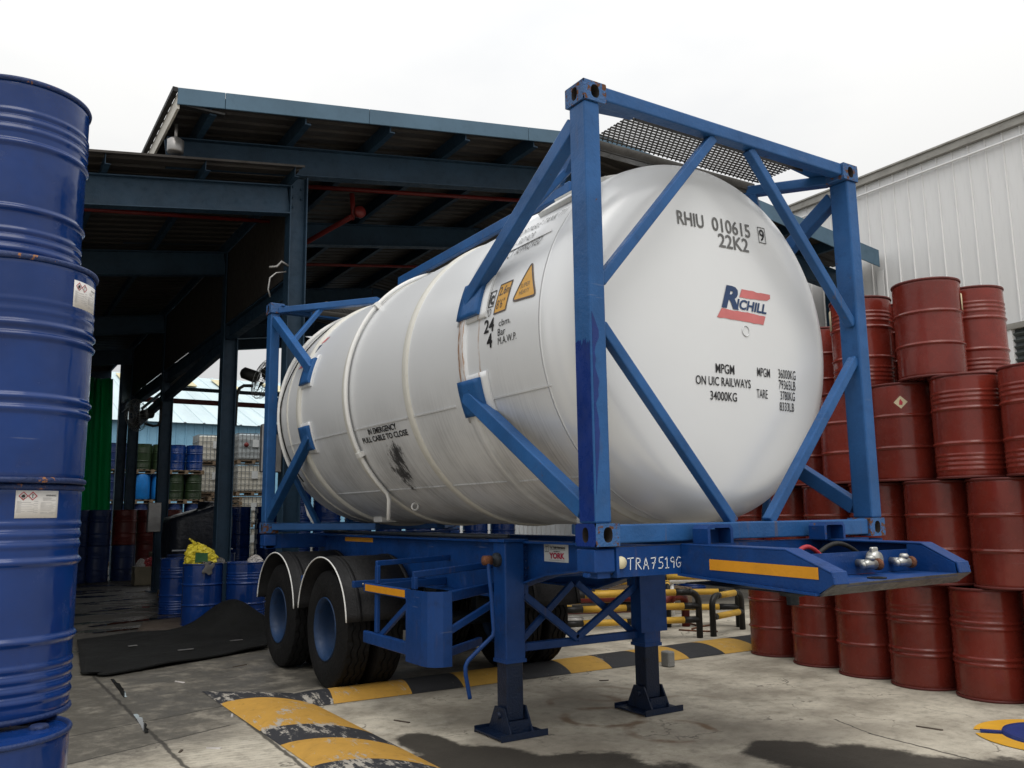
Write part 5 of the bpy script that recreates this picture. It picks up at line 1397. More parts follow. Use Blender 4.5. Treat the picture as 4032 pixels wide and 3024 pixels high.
# maker's plate
xp = MXc - 0.5075
m = MB(); m.box((xp, 1.225, 1.192), (xp + 0.001, 1.515, 1.318)); pl = tp("makers_plate", m, 'plate')
def plate_fn(y0, z0): return lambda x, y: (xp - 0.0015, y0 - x, z0 + y)
m = MB(); V, F = glyphs("Yeo Trailer International", 0.185, 0.018, 0.03); put(m, V, F, plate_fn(1.445, 1.283)); put(m, *rect(0, 0, 0.18, 0.0025), plate_fn(1.44, 1.275))
V, F = glyphs("we ride on", 0.075, 0.010, 0.02); put(m, V, F, plate_fn(1.40, 1.260)); put(m, *outline([(0, 0), (0.045, 0), (0.045, 0.05), (0, 0.05)], 0.003), plate_fn(1.503, 1.258))
put(m, *rect(0.006, 0.036, 0.039, 0.041), plate_fn(1.503, 1.258)); put(m, *rect(0.021, 0.005, 0.025, 0.034), plate_fn(1.503, 1.258)); part("lettering", m, 'ink', pl, local=True)
m = MB(); V, F = glyphs("YORK", 0.185, 0.036, 0.05); put(m, V, F, plate_fn(1.452, 1.216)); part("lettering", m, 'york_red', pl, local=True)
m = MB(); put(m, *rect(0, 0, 0.19, 0.005), plate_fn(1.455, 1.201)); part("small_print", m, 'ink_line', pl, local=True)

# landing legs
for s in (1, -1):
    X = lambda x: x if s > 0 else W - x
    a, b = sorted((X(0.500), X(0.665)))
    m = MB(); m.box((a, 1.70, 0.50), (b, 1.865, 1.325), 0.010, 2); lg = tp("landing_leg", m)
    m = MB(); m.box((a - 0.02, 1.68, 1.3255), (b + 0.02, 1.89, 1.345)); part("leg_cap", m, TB, lg, local=True)
    m = MB(); m.box((a - 0.004, 1.696, 0.488), (b + 0.004, 1.869, 0.512)); part("leg_collar", m, TB, lg, local=True)
    m = MB(); m.box((a + 0.014, 1.715, 0.10), (b - 0.014, 1.85, 0.50), 0.006); part("inner_leg", m, 'leg_dark', lg, local=True)
    c = (a + b) / 2
    m = MB()
    m.hexa([(c - 0.19, 1.60, 0.012), (c + 0.19, 1.60, 0.012), (c + 0.19, 1.96, 0.012), (c - 0.19, 1.96, 0.012), (c - 0.19, 1.60, 0.024), (c + 0.19, 1.60, 0.024), (c + 0.19, 1.96, 0.024), (c - 0.19, 1.96, 0.024)])
    for yy in (1.595, 1.958):      # turned-up lips
        m.box((c - 0.19, yy, 0.002), (c + 0.19, yy + 0.010, 0.045))
    for xx in (c - 0.095, c + 0.083): m.prism([(1.63, 0.025), (1.93, 0.025), (1.84, 0.19), (1.72, 0.19)], 'x', xx, xx + 0.012)
    m.prism([(c - 0.082, 0.025), (c + 0.082, 0.025), (c + 0.082, 0.11), (c - 0.082, 0.11)], 'y', 1.66, 1.672)
    m.tube([(c - 0.115, 1.78, 0.135), (c + 0.115, 1.78, 0.135)], 0.022, 10); part("leg_foot", m, 'leg_dark', lg, local=True)
    a2, b2 = sorted((X(0.666), X(0.72)))
    m = MB(); m.box((a2, 1.74, 0.95), (b2, 1.83, 1.31)); tp("leg_bracket", m)
    if s < 0:
        m = MB(); m.box((a - 0.045, 1.685, 0.60), (b + 0.055, 1.698, 1.18)); tp("leg_shield", m)
m = MB()
for k in range(6): m.lathe([(0, 0.0), (0.012, 0.0), (0.012, -0.012), (0, -0.016)], 8, (0.693, 1.739, 1.29 - 0.052 * k), 'y')
tp("bracket_bolts", m)
tbar("leg_crossbar", (0.666, 1.80, 0.575), (W - 0.666, 1.80, 0.575), 0.045, 0.06)
tbar("leg_diagonal", (0.690, 1.76, 0.945), (1.165, 1.76, 0.600), 0.035, 0.055)
tbar("leg_diagonal", (1.150, 1.76, 0.600), (W - 0.690, 1.76, 0.955), 0.035, 0.055)
tbar("leg_diagonal", (1.22, 1.83, 1.00), (W - 0.690, 1.83, 0.60), 0.03, 0.05)
tbar("leg_diagonal", (1.18, 1.83, 1.00), (0.690, 1.83, 0.60), 0.03, 0.05)
tbar("leg_crossbar", (0.72, 1.82, 1.10), (W - 0.72, 1.82, 1.10), 0.05, 0.10)
m = MB(); m.lathe([(0, -0.06), (0.02, -0.06), (0.03, -0.04), (0.05, -0.03), (0.05, 0.0)], 12, (0.50, 1.79, 1.20), 'x'); gear = tp("gear_box", m, 'trailer_dark')
m = MB(); m.lathe([(0, -.03), (0.035, -.03), (0.035, .03), (0, .03)], 10, (0.40, 1.78, 1.20), 'x'); part("shaft_joint", m, 'rust', gear, local=True)
m = MB(); m.tube([(0.47, 1.79, 1.20), (0.405, 1.78, 1.20), (0.40, 1.765, 1.17), (0.415, 1.75, 0.95), (0.425, 1.74, 0.72), (0.415, 1.735, 0.685), (0.39, 1.735, 0.665), (0.30, 1.735, 0.60), (0.215, 1.735, 0.535), (0.195, 1.735, 0.50), (0.195, 1.735, 0.45), (0.225, 1.735, 0.30), (0.228, 1.735, 0.285)], 0.015, 10)
tp("crank_handle", m)

# side guard frame with its rounded corner panel
m = MB()
plan = [(0.0, 2.275), (0.0, 2.02), (0.012, 1.95), (0.045, 1.905), (0.10, 1.88), (0.165, 1.876)]
inn = [(x + 0.006, y + 0.004) for x, y in plan]
for (a, b, c, d) in zip(plan, plan[1:], inn, inn[1:]):
    A = [m.v((a[0], a[1], 0.482)), m.v((b[0], b[1], 0.482)), m.v((b[0], b[1], 0.992)), m.v((a[0], a[1], 0.992))]
    B = [m.v((c[0], c[1], 0.482)), m.v((d[0], d[1], 0.482)), m.v((d[0], d[1], 0.992)), m.v((c[0], c[1], 0.992))]
    m.face(A); m.face(B[::-1]); m.face([A[3], A[2], B[2], B[3]]); m.face([A[0], B[0], B[1], A[1]])
bmesh.ops.remove_doubles(m.bm, verts=m.bm.verts[:], dist=0.0003)
tp("guard_panel", m)
tbar("guard_rail", (0.02, 2.276, 0.955), (0.02, 3.07, 0.955), 0.04, 0.07)
tbar("guard_rail", (0.02, 2.276, 0.570), (0.02, 3.07, 0.570), 0.04, 0.09)
tape([(3.035, 0.930), (2.29, 0.930), (2.29, 0.982), (3.035, 0.982)], -0.0015)
tbar("guard_post", (0.035, 2.87, 0.616), (0.035, 2.87, 0.918), 0.05, 0.03, (1, 0, 0))
tbar("guard_post", (0.035, 2.87, 0.992), (0.035, 2.87, 1.135), 0.05, 0.03, (1, 0, 0))
tbar("guard_arm", (0.02, 2.87, 1.15), (0.712, 2.93, 1.17), 0.03, 0.042)
tbar("guard_post", (0.035, 2.20, 0.992), (0.035, 2.20, 1.08), 0.06, 0.03, (1, 0, 0))
tbar("guard_arm", (0.02, 2.20, 1.095), (0.712, 2.235, 1.14), 0.03, 0.048)
tbar("guard_diagonal", (0.04, 2.80, 0.605), (0.04, 2.29, 0.885), 0.03, 0.045)
tbar("guard_arm", (0.16, 1.90, 0.955), (0.712, 2.20, 0.975), 0.04, 0.07)
tbar("guard_arm", (0.05, 2.95, 0.955), (0.712, 3.0, 0.975), 0.04, 0.06)
tbar("guard_diagonal", (0.16, 1.90, 0.72), (0.70, 2.0, 0.93), 0.03, 0.05)
tbar("guard_arm", (0.16, 2.1, 0.52), (0.70, 2.4, 0.55), 0.04, 0.06)

# axles, wheels, mudguards
TYR = 0.520
def tyre_mesh():
    m = MB(); Wd = 0.265; n = 88
    base = [(0.262, -0.105), (0.275, -0.118), (0.31, -0.128), (0.36, -0.1325), (0.41, -0.131), (0.455, -0.124), (0.488, -0.114), (0.508, -0.104)]
    tread = [(-0.100, 0), (-0.066, 0), (-0.064, 1), (-0.052, 1), (-0.050, 0), (-0.008, 0), (-0.006, 1), (0.006, 1), (0.008, 0), (0.050, 0), (0.052, 1), (0.064, 1), (0.066, 0), (0.100, 0)]
    rings = []
    for k in range(n):
        t = 2 * PI * k / n; zz = 0.009 * (1 if k % 4 in (0, 1) else -1); cut = 0.006 if k % 4 == 0 else 0
        R_ = [(r, h) for r, h in base]
        for i, (h, g) in enumerate(tread):
            hh = h + (zz if abs(h) < 0.09 else 0)
            rr = 0.520 - 0.030 * (h / 0.1) ** 2 * 0.25 - (0.013 if g else 0) - (cut if abs(h) > 0.06 else 0)
            R_.append((rr, hh))
        R_ += [(r, -h) for r, h in base[::-1]]
        rings.append([m.v((h, r * math.cos(t), r * math.sin(t))) for r, h in R_])
    N = len(rings[0])
    for k in range(n):
        A, B = rings[k], rings[(k + 1) % n]
        for j in range(N - 1):
            m.face([A[j], B[j], B[j + 1], A[j + 1]], j < 8 or j > N - 10)
    return m.mesh("tyre", 'rubber')
def rim_mesh():
    m = MB()
    # deep dish seen from outside (-x): flange, well, dished disc and hub
    m.lathe([(0.262, 0.12), (0.272, -0.106), (0.282, -0.118), (0.279, -0.127), (0.268, -0.127), (0.260, -0.112), (0.252, -0.105), (0.243, -0.09), (0.238, -0.03), (0.226, 0.06), (0.205, 0.098), (0.170, 0.110), (0.135, 0.112), (0.130, 0.06), (0.118, 0.02), (0.085, 0.012), (0.070, -0.005), (0.0, -0.005)], 56, (0, 0, 0), 'x')
    for k in range(10):
        a = 2 * PI * k / 10; m.lathe([(0, -0.02), (0.014, -0.02), (0.014, 0.012)], 8, (0.095, 0.165 * math.cos(a), 0.165 * math.sin(a)), 'x')
    return m.mesh("rim", 'rim_blue')
tyre_me, rim_me = tyre_mesh(), rim_mesh()
for y in (4.06, 5.44):
    for x, flip in ((0.165, 0), (0.475, 1), (W - 0.165, 1), (W - 0.475, 0)):
        w_ = bpy.data.objects.new("wheel", None); COL.objects.link(w_); w_.parent = tr; w_.location = Vector((x, y, TYR + 0.002)) - tr.location
        w_.rotation_euler = (random.uniform(0, 0.6), 0, PI if flip else 0)
        t_ = part("tyre", None, None, w_, me=tyre_me, local=True); r_ = part("rim", None, None, w_, me=rim_me, local=True)
    m = MB(); m.tube([(0.62, y, TYR), (W - 0.62, y, TYR)], 0.07, 12); m.box((0.62, y - 0.05, TYR + .05), (0.85, y + 0.05, 0.92)); m.box((W - .85, y - 0.05, TYR + .05), (W - .62, y + 0.05, 0.92)); tp("axle", m, 'trailer_dark')
    m = MB()
    for sx in (0.78, W - 0.78): m.box((sx - 0.04, y - 0.60, 0.70), (sx + 0.04, y + 0.60, 0.75)); m.box((sx - 0.05, y - 0.66, 0.70), (sx + 0.05, y - 0.60, 0.93))
    tp("leaf_spring", m, 'trailer_dark')
    for s in (1, -1):
        m = MB(); R_ = 0.635; xa, xb = (0.005, 0.63) if s > 0 else (W - 0.63, W - 0.005)
        def arc(u, v):
            a = rad(172 - 166 * u); x = xa + (xb - xa) * v
            yy, zz = y - math.cos(a) * 0.625, TYR + 0.045 + 0.59 * max(0.0, math.sin(a)) ** 0.92
            return (Vector((x, yy, zz)), Vector((0, -math.cos(a), math.sin(a))))
        m.sheet(arc, 0.006, 30, 2); mg = tp("mudguard", m, 'guard_black')
        for xr in ((xa + 0.10, xb - 0.02)):
            m = MB(); m.sheet(lambda u, v: (arc(u, (xr - xa) / (xb - xa) + v * 0.06)[0] + arc(u, 0)[1] * 0.0062, arc(u, 0)[1]), 0.008, 30, 1); part("stiffening_rib", m, 'guard_black', mg, local=True)
        m = MB(); xe = xa - 0.004 if s > 0 else xb + 0.004
        m.tube([(xe, arc(k / 40, 0)[0].y + arc(k / 40, 0)[1].y * 0.003, arc(k / 40, 0)[0].z + arc(k / 40, 0)[1].z * 0.003) for k in range(41)], 0.0065, 6); part("edge_trim", m, 'white_enamel' if s > 0 else 'guard_black', mg, local=True)
def bracket(p, q):
    m = MB(); p, q = Vector(p), Vector(q); m.bar(p, q, 0.05, 0.055, (0, 0, 1), 0.004); b = tp("mudguard_bracket", m)
    m = MB()
    for t in (0.12, 0.85):
        c = p + (q - p) * t; m.lathe([(0, -0.008), (0.010, -0.008), (0.010, 0)], 8, (c.x, c.y - 0.029, c.z), 'y')
    part("bolt", m, 'steel', b, local=True)
bracket((0.04, 3.40, 0.955), (0.715, 3.40, 0.955)); bracket((0.05, 4.745, 0.93), (0.715, 4.745, 0.93))
for y in (3.1, 4.7, 5.9): tbar("cross_member", (0.74, y, 1.12), (W - 0.74, y, 1.12), 0.10, 0.20)
m = MB(); m.tube([(0.66, 1.9, 1.355), (0.66, 5.8, 1.36)], 0.016, 8); tp("air_line", m, 'trailer_dark')
# ------------------------------------------------------------------ blue drums, bag and mats just inside the shed
ORD = "first second third fourth fifth sixth seventh eighth ninth tenth eleventh twelfth thirteenth fourteenth".split()
GB = "loose blue drums beside the shed's first columns"
def new_drum(kind, mat, rim, x, y, z, label, group, n=36, name="blue_drum", hgt=1.0, rz=0.0):
    o = make_drum(name, label, "drum", kind, mat, rim, hgt, n, group); o.location = (x, y, z); o.rotation_euler.z = rz; return o
da = new_drum('ribbed', 'drum_blue', 'drum_blue', 0.26, 11.55, 0.0, "ribbed blue drum standing behind the one that carries the yellow bag", GB)
db = new_drum('plain', 'drum_blue', 'drum_blue', 0.22, 9.62, 0.0, "smooth blue drum with a yellow bag on top, by the rubber mat's hump", GB)
dcx = copy_tree(da, (0.80, 9.45, 0.0), 1.2, "ribbed blue drum between the yellow-bag drum and the trailer tyre")
# yellow carrier bag, grey rag, white bag
def bag_mesh(w, d, h, seed, tip=0.0, n=28, k=14):
    R_ = random.Random(seed); ph = [R_.uniform(0, 6.3) for _ in range(6)]
    m = MB()
    def fn(u, v):
        a = 2 * PI * u; s = (math.sin(PI * min(1, 0.5 + 0.5 * (1 - v))) if False else (1 - v ** 2.2)) ** 0.6
        wr = 1 + 0.10 * math.sin(3 * a + ph[0] + 3 * v) + 0.07 * math.sin(7 * a + ph[1] - 4 * v) + 0.04 * math.sin(13 * a + ph[2] + 9 * v)
        return (math.cos(a) * w / 2 * s * wr - tip * v ** 1.5, math.sin(a) * d / 2 * s * wr, h * v * (1 + 0.05 * math.sin(2 * a + ph[3])))
    m.grid(fn, n, k, False); bmesh.ops.remove_doubles(m.bm, verts=m.bm.verts[:], dist=0.0005)
    for v_ in m.bm.verts:
        if v_.co.z > 0.02: v_.co += Vector((R_.uniform(-1, 1), R_.uniform(-1, 1), R_.uniform(-1, 1))) * 0.022 * (w / 0.46)
    return m
yb = root("carrier_bag", (0.18, 9.60, 0.868), "crumpled yellow plastic bag with dark green print on a blue drum", "bag")
part("bag_body", bag_mesh(0.46, 0.38, 0.29, 4, 0.06), 'bag_yellow', yb, local=True)
m = MB(); m.tube([(-0.10, -0.02, 0.25), (-0.13, -0.03, 0.32), (-0.18, -0.04, 0.36), (-0.10, 0.0, 0.31), (-0.06, 0.0, 0.26)], 0.016, 7); part("bag_handle", m, 'bag_yellow', yb, local=True)
m = MB(); m.face([m.v(p) for p in ((-0.13, -0.205, 0.03), (0.05, -0.215, 0.03), (0.05, -0.185, 0.16), (-0.12, -0.180, 0.17))]); part("bag_print", m, 'bag_print', yb, local=True)
m = MB()
m.sheet(lambda u, v: (Vector((0.15 + 0.14 * u + 0.02 * math.sin(6 * v), 9.60 - 0.292 - 0.01 * math.sin(5 * u) - 0.004, 0.885 - 0.15 * v + 0.02 * math.sin(7 * u))), Vector((0, -1, 0))), 0.006, 8, 8)
m.sheet(lambda u, v: (Vector((0.15 + 0.14 * u, 9.33 + 0.16 * v, 0.892 + 0.015 * math.sin(9 * u + 4 * v))), Vector((0, 0, 1))), 0.006, 6, 6)
tag(part("rag", m, 'rag'), "grey rag hanging over the rim of the drum with the yellow bag", "rag")
o = part("plastic_bag", bag_mesh(0.22, 0.2, 0.10, 9), 'bag_white'); o.location = (0.94, 9.5, 0.868); tag(o, "small crumpled pale bag on the drum next to the trailer tyre", "bag")
o = part("plastic_bag", bag_mesh(0.2, 0.2, 0.08, 10), 'rag'); o.location = (0.42, 9.55, 0.868); tag(o, "small dark grey rag bundle beside the yellow bag", "bag")
# rubber mat with a hump at its back corner
m = MB()
def matf(u, v):
    x0, x1 = -1.72 + 0.25 * v, 0.42 + 0.45 * v - 0.12 * (1 - v) ** 3
    x = x0 + (x1 - x0) * u + 0.22 * max(0, 1 - u / 0.10) ** 2 * max(0, 1 - v / 0.10) ** 2; y = 5.78 + 0.9 * u + (3.0 - 1.1 * u * u) * v
    cr_ = 0.16 * max(0, 1 - (u / 0.12)) * max(0, 1 - v / 0.15)
    hump = 0.36 * math.exp(-((x - 0.42) / 0.42) ** 2 - ((y - 8.75) / 0.55) ** 2)
    und = 0.012 * math.sin(5 * x + 2 * y) + 0.01 * math.sin(3.1 * y) + 0.012 * max(0, math.sin(2.3 * x - 4.1 * y)) ** 6
    return (Vector((x, y + cr_ * 1.5, 0.022 + hump + max(0, und))), Vector((0, 0, 1)))
m.sheet(matf, 0.014, 40, 40)
tag(part("rubber_mat", m, 'mat'), "large black rubber mat with a raised hump in front of the blue drums", "mat")
m = MB()
m.sheet(lambda u, v: (Vector((-0.75 + 1.0 * u + 0.35 * v, 9.05 + 0.1 * u + 1.5 * v, 0.006 + 0.02 * u * v)), Vector((0, 0, 1))), 0.008, 8, 8)
tag(part("floor_board", m, 'board'), "brown board lying flat behind the rubber mat under the blue drums", "board")
for x, y, w, a, lb_ in ((-1.0, 7.6, 0.10, .2, "farthest from the tyre"), (-0.55, 6.9, 0.17, .1, "near the front edge"), (0.12, 7.3, 0.15, .1, "below the hump")):
    o = part("metal_strip", MB().box((-w / 2, -0.018, 0), (w / 2, 0.018, 0.006)), 'galv'); o.location = (x, y, 0.052); o.rotation_euler.z = a
    tag(o, "small pale metal scrap lying on the black rubber mat, " + lb_, "scrap", "metal scraps on the rubber mat")

# dark drums along the left of the shed
GD = "dark drums deep inside the shed"
p0 = new_drum('ribbed', 'drum_navy', 'drum_navy', 0.05, 20.3, 0.0, "dark navy drum standing below its twin under the green curtain", GD, 28, "dark_drum")
for x, y, z, lab in ((0.05, 20.3, 0.884, "dark navy drum on top of its twin under the green curtain"), (-0.47, 20.15, 0.0, "dark navy drum behind the tall near stack, lower one"), (-0.47, 20.15, 0.884, "dark navy drum behind the tall near stack, upper one"),
                     (-1.2, 20.6, 0.0, "dark navy drum farthest behind the tall near stack, lower"), (-1.2, 20.6, 0.884, "dark navy drum farthest behind the tall near stack, upper"), (-1.82, 20.7, 0.0, "outermost dark navy drum hidden by the near stack, lower"), (-1.82, 20.7, 0.884, "outermost dark navy drum hidden by the near stack, upper"),
                     (0.68, 20.5, 0.0, "dull blue drum under a maroon one deep in the shed")):
    copy_tree(p0, (x, y, z), random.uniform(0, 6), lab)
p1 = new_drum('ribbed', 'drum_maroon', 'drum_maroon', 0.68, 20.5, 0.884, "dark maroon drum standing on a dull blue one deep in the shed", GD, 28, "dark_drum")
for x, y, z, lab in ((1.30, 20.9, 0.0, "dark maroon drum on the shed floor behind the beige crates"), (1.30, 20.9, 0.884, "dark maroon drum on top of another behind the beige crates"), (1.92, 21.2, 0.0, "maroon drum beside the column near the beige crates"), (1.92, 21.2, 0.884, "upper maroon drum beside the column near the beige crates")):
    copy_tree(p1, (x, y, z), random.uniform(0, 6), lab)
# beige crates with the red bag
def crate(x, y, z, w, d, h, label):
    c = root("crate", (x, y, z), label, "crate", "beige crates deep in the shed")
    m = MB(); m.box((-w / 2, -d / 2, 0.0), (w / 2, -d / 2 + 0.03, h), 0.004); m.box((-w / 2, d / 2 - 0.03, 0), (w / 2, d / 2, h), 0.004); m.box((-w / 2, -d / 2 + .031, 0), (-w / 2 + 0.03, d / 2 - .031, h)); m.box((w / 2 - 0.03, -d / 2 + .031, 0), (w / 2, d / 2 - .031, h)); m.box((-w / 2 + .031, -d / 2 + .031, 0.01), (w / 2 - .031, d / 2 - .031, 0.04))
    part("crate_body", m, 'crate', c, local=True)
    m = MB(); m.box((-w / 2 - 0.012, -d / 2 - 0.012, h * 0.72), (w / 2 + 0.012, -d / 2 - 0.001, h * 0.82)); part("rib", m, 'crate', c, local=True)
    return c
crate(1.02, 18.6, 0.0, 0.72, 0.5, 0.42, "low beige crate on the shed floor with a red bag on top")
crate(1.45, 19.3, 0.0, 0.62, 0.5, 0.72, "taller beige crate standing behind the low one")
m = MB(); m.box((-0.17, -0.004, -0.15), (0.17, 0.0, 0.15)); 
m.bm.free()
o = part("plastic_bag", bag_mesh(0.5, 0.36, 0.22, 21), 'bag_pink'); o.location = (1.06, 18.55, 0.40); tag(o, "red plastic bag lying on the low beige crate", "bag")
o = part("plastic_bag", bag_mesh(0.24, 0.2, 0.2, 22), 'bag_white'); o.location = (0.80, 18.5, 0.40); tag(o, "whitish plastic bag next to the red one on the low beige crate", "bag")
# film-wrapped pallet load
wp = root("wrapped_pallet", (1.1, 14.2, 0), "load of drums wrapped in black film on a pallet between the columns", "pallet load")
def pallet_parts(parent, w=1.15, d=1.15, z=0.0, x0=0, y0=0):
    for k in range(7):
        m = MB(); x = x0 - w / 2 + (w - 0.11) * k / 6; m.box((x, y0 - d / 2, z + 0.122), (x + 0.11, y0 + d / 2, z + 0.142)); part("deck_board", m, 'wood', parent, local=True)
    for k in range(3):
        m = MB(); y = y0 - d / 2 + (d - 0.09) * k / 2; m.box((x0 - w / 2, y, z + 0.0), (x0 + w / 2, y + 0.09, z + 0.02)); m.box((x0 - w / 2, y, z + 0.1), (x0 + w / 2, y + 0.09, z + 0.121))
        for q in range(3):
            xx = x0 - w / 2 + (w - 0.12) * q / 2; m.box((xx, y, z + 0.0205), (xx + 0.12, y + 0.09, z + 0.0995))
        part("bearer", m, 'wood', parent, local=True)
pallet_parts(wp)
m = MB()
def wrapf(u, v):
    a = 2 * PI * u; c_, s_ = math.cos(a), math.sin(a); e = (abs(c_) ** 5 + abs(s_) ** 5) ** (-0.2)
    h = 1.55 + 0.16 * c_ * e
    tt = min(1, v / 0.75); r = 0.58 * (1 - 0.03 * math.sin(9 * v)) if v <= 0.75 else 0.58 * (1 - (v - 0.75) / 0.25)
    wob = 1 + 0.008 * math.sin(14 * a) + 0.012 * math.sin(23 * a + 6 * v)
    return (c_ * e * r * wob, s_ * e * r * wob, 0.143 + h * tt)
m.grid(wrapf, 60, 20); part("film_wrap", m, 'wrap', wp, local=True)
m = MB(); m.box((-0.56, -0.60, 0.92), (0.56, -0.595, 0.945)); m.box((-0.4, -0.601, 0.70), (0.1, -0.597, 0.715)); part("film_fold", m, 'film', wp, local=True)
for x_, lb_ in ((0.62, "outer"), (1.25, "inner")):
    copy_tree(p0, (x_, 12.95, 0.0), random.uniform(0, 6), "dark navy drum, %s of two, standing before the film-wrapped load" % lb_)
# tall blue stack behind the second column
GT = "blue drums in the double stack past the second column"
q0 = new_drum('ribbed', 'drum_blue', 'drum_blue', 2.28, 15.7, 0.0, "blue ribbed drum, lower one of the stack past the second column", GT, 32)
for x, y, z, lab in ((2.28, 15.7, 0.884, "blue ribbed drum, upper one of the stack past the second column"), (2.92, 15.6, 0.0, "blue drum beside that stack, lower, half behind the frame post"), (2.92, 15.6, 0.884, "blue drum beside that stack, upper, half behind the frame post")):
    copy_tree(q0, (x, y, z), random.uniform(0, 6), lab)
m = MB()
for k in range(14):
    z = 0.3 + 0.11 * k; m.box((2.585 + 0.01 * math.sin(k * 2.1), 15.36, z), (2.62 + 0.012 * math.sin(k * 3.3), 15.366, z + 0.10))
tag(part("film_wrap", m, 'film'), "strip of clear film hanging between the stacked blue drums", "film")
# drums under and behind the tank, glimpsed over the trailer beam
GU = "blue drums glimpsed under the tank"
for i, (x, y, z) in enumerate(((3.55, 13.6, 0.0), (3.55, 13.6, 0.884), (4.2, 13.5, 0.0), (4.2, 13.5, 0.884), (4.85, 13.4, 0.0), (4.85, 13.4, 0.884), (5.5, 13.3, 0.0), (5.5, 13.3, 0.884), (6.15, 13.2, 0.0), (6.15, 13.2, 0.884), (6.8, 13.1, 0.0), (6.8, 13.1, 0.884), (7.45, 13.0, 0.0), (7.45, 13.0, 0.884))):
    copy_tree(q0, (x, y, z), random.uniform(0, 6), "%s blue drum, %s from the columns, in the row far behind the tank" % (("lower", "upper")[i % 2], ORD[i // 2]), GU)

for i, (x, y) in enumerate(((3.55, 13.6), (4.2, 13.5), (4.85, 13.4), (2.95, 13.7))):
    for z in ((1.768,) if i < 3 else (0.0, 0.884, 1.768)):
        copy_tree(q0, (x, y, z), random.uniform(0, 6), "blue drum glimpsed behind the tank's rear end, column %s, tier %s" % (("two", "three", "four", "one")[i], {0.0: "one", 0.884: "two", 1.768: "three"}[z]), GU)

# ------------------------------------------------------------------ drums on pallets and liquid totes in the open yard behind
GP = "drums on pallets in the back yard"
def small_drum(mat, x, y, z, label, plastic=False):
    o = root("pallet_drum", (x, y, z), label, "drum", GP)
    m = MB()
    m.lathe(([(0, 0.0), (0.27, 0.0), (0.285, 0.03), (0.285, 0.84), (0.26, 0.88), (0, 0.88)] if plastic else [(0, 0.01), (0.286, 0.0), (0.287, 0.015)] + drum_profile('ribbed') + [(0.287, 0.868), (0.287, 0.88), (0.27, 0.878), (0.268, 0.862), (0, 0.862)]), 28)
    part("body", m, mat, o, local=True)
    return o
pal_proto = None
def pallet(x, y, z, label, group):
    global pal_proto
    if pal_proto is None:
        pal_proto = root("pallet", (x, y, z), label, "pallet", group); pallet_parts(pal_proto, 1.2, 1.15); return pal_proto
    return copy_tree(pal_proto, (x, y, z), 0, label, group)
cols = [("navy", 1.50, 'drum_navy', 'drum_navy'), ("green", 2.55, 'drum_green', 'drum_sky'), ("blue", 3.66, 'drum_blue', 'drum_green')]
protos = {}
def ydrum(mat, x, y, z, lab):
    if mat in protos: return copy_tree(protos[mat], (x, y, z), random.uniform(0, 6), lab)
    protos[mat] = small_drum(mat, x, y, z, lab, mat == 'drum_sky'); return protos[mat]
words_ = {'drum_navy': "dark navy", 'drum_green': "dark green", 'drum_blue': "royal blue", 'drum_sky': "bright sky-blue"}
for nm, cx, m_top, m_low in cols:
    for tier in range(4):
        z = 1.022 * tier
        mat = m_top if tier == 3 else m_low if tier == 2 else 'drum_navy'
        tn = ("top tier", "second tier from the top", "third tier from the top", "ground tier")[3 - tier]
        pallet(cx, 28.5, z, "wooden pallet under the %s of the %s back-yard drum stack" % (tn, nm), "pallets under the back-yard drums")
        for i, dx in enumerate((-0.30, 0.30)):
            for j, dy in enumerate((-0.29, 0.29)):
                if j == 1 and tier < 2: continue
                ydrum(mat, cx + dx, 28.5 + dy, z + 0.143, "%s drum, %s, on the %s tier of the %s pallet stack" % (words_[mat], ("front" if j == 0 else "rear") + (" outer" if i == 0 else " inner"), ("ground", "second", "third", "top")[tier], nm))
# liquid totes
GI = "white liquid totes stacked in the back yard"
def tote(x, y, z, mat, label):
    o = root("liquid_tote", (x, y, z), label, "tote", GI)
    pallet_parts(o, 1.2, 1.0)
    m = MB(); m.box((-0.56, -0.46, 0.145), (0.56, 0.46, 1.10), 0.06, 3); m.lathe([(0.0, 1.135), (0.10, 1.135), (0.115, 1.10)], 20); part("bottle", m, mat, o, local=True)
    for s in (-1, 1):
        for axis in (0, 1):
            m = MB()
            half = 0.585 if axis == 0 else 0.485; off = (0.487 if axis == 0 else 0.587) * s
            for k in range(9):
                t = -half + 2 * half * k / 8; a = (t, off, 0.145) if axis == 0 else (off, t, 0.145); m.box((a[0] - 0.010, a[1] - 0.010, 0.146), (a[0] + 0.010, a[1] + 0.010, 1.13))
            for z_ in (0.22, 0.42, 0.65, 0.88, 1.12):
                if axis == 0: m.box((-half, off + s * 0.0105, z_ - 0.011), (half, off + s * 0.030, z_ + 0.011))
                else: m.box((off + s * 0.0105, -half, z_ - 0.011), (off + s * 0.030, half, z_ + 0.011))
            part("cage_side", m, 'cage', o, local=True)
    m = MB(); m.box((-0.07, -0.525, 0.62), (0.16, -0.52, 0.9)); part("label_sheet", m, 'plate', o, local=True)
    return o
t0 = tote(6.15, 29.0, 3.51, 'ibc_frost', "frosted liquid tote on top of the tote stack nearest the frame post")
m = MB(); m.lathe([(0, -.01), (0.09, -.01), (0.09, 0)], 16, (-0.30, -0.526, 0.70), 'y'); part("red_mark", m, 'pipe_red', t0, local=True)
t1 = tote(5.0, 30.2, 3.51, 'ibc', "creamy white liquid tote on top of the tote row behind the second column")
for k in range(3): copy_tree(t1, (6.15, 29.0, 1.17 * k), 0, "white liquid tote, %s from the ground in the stack nearest the frame post" % ("first", "second", "third")[k])
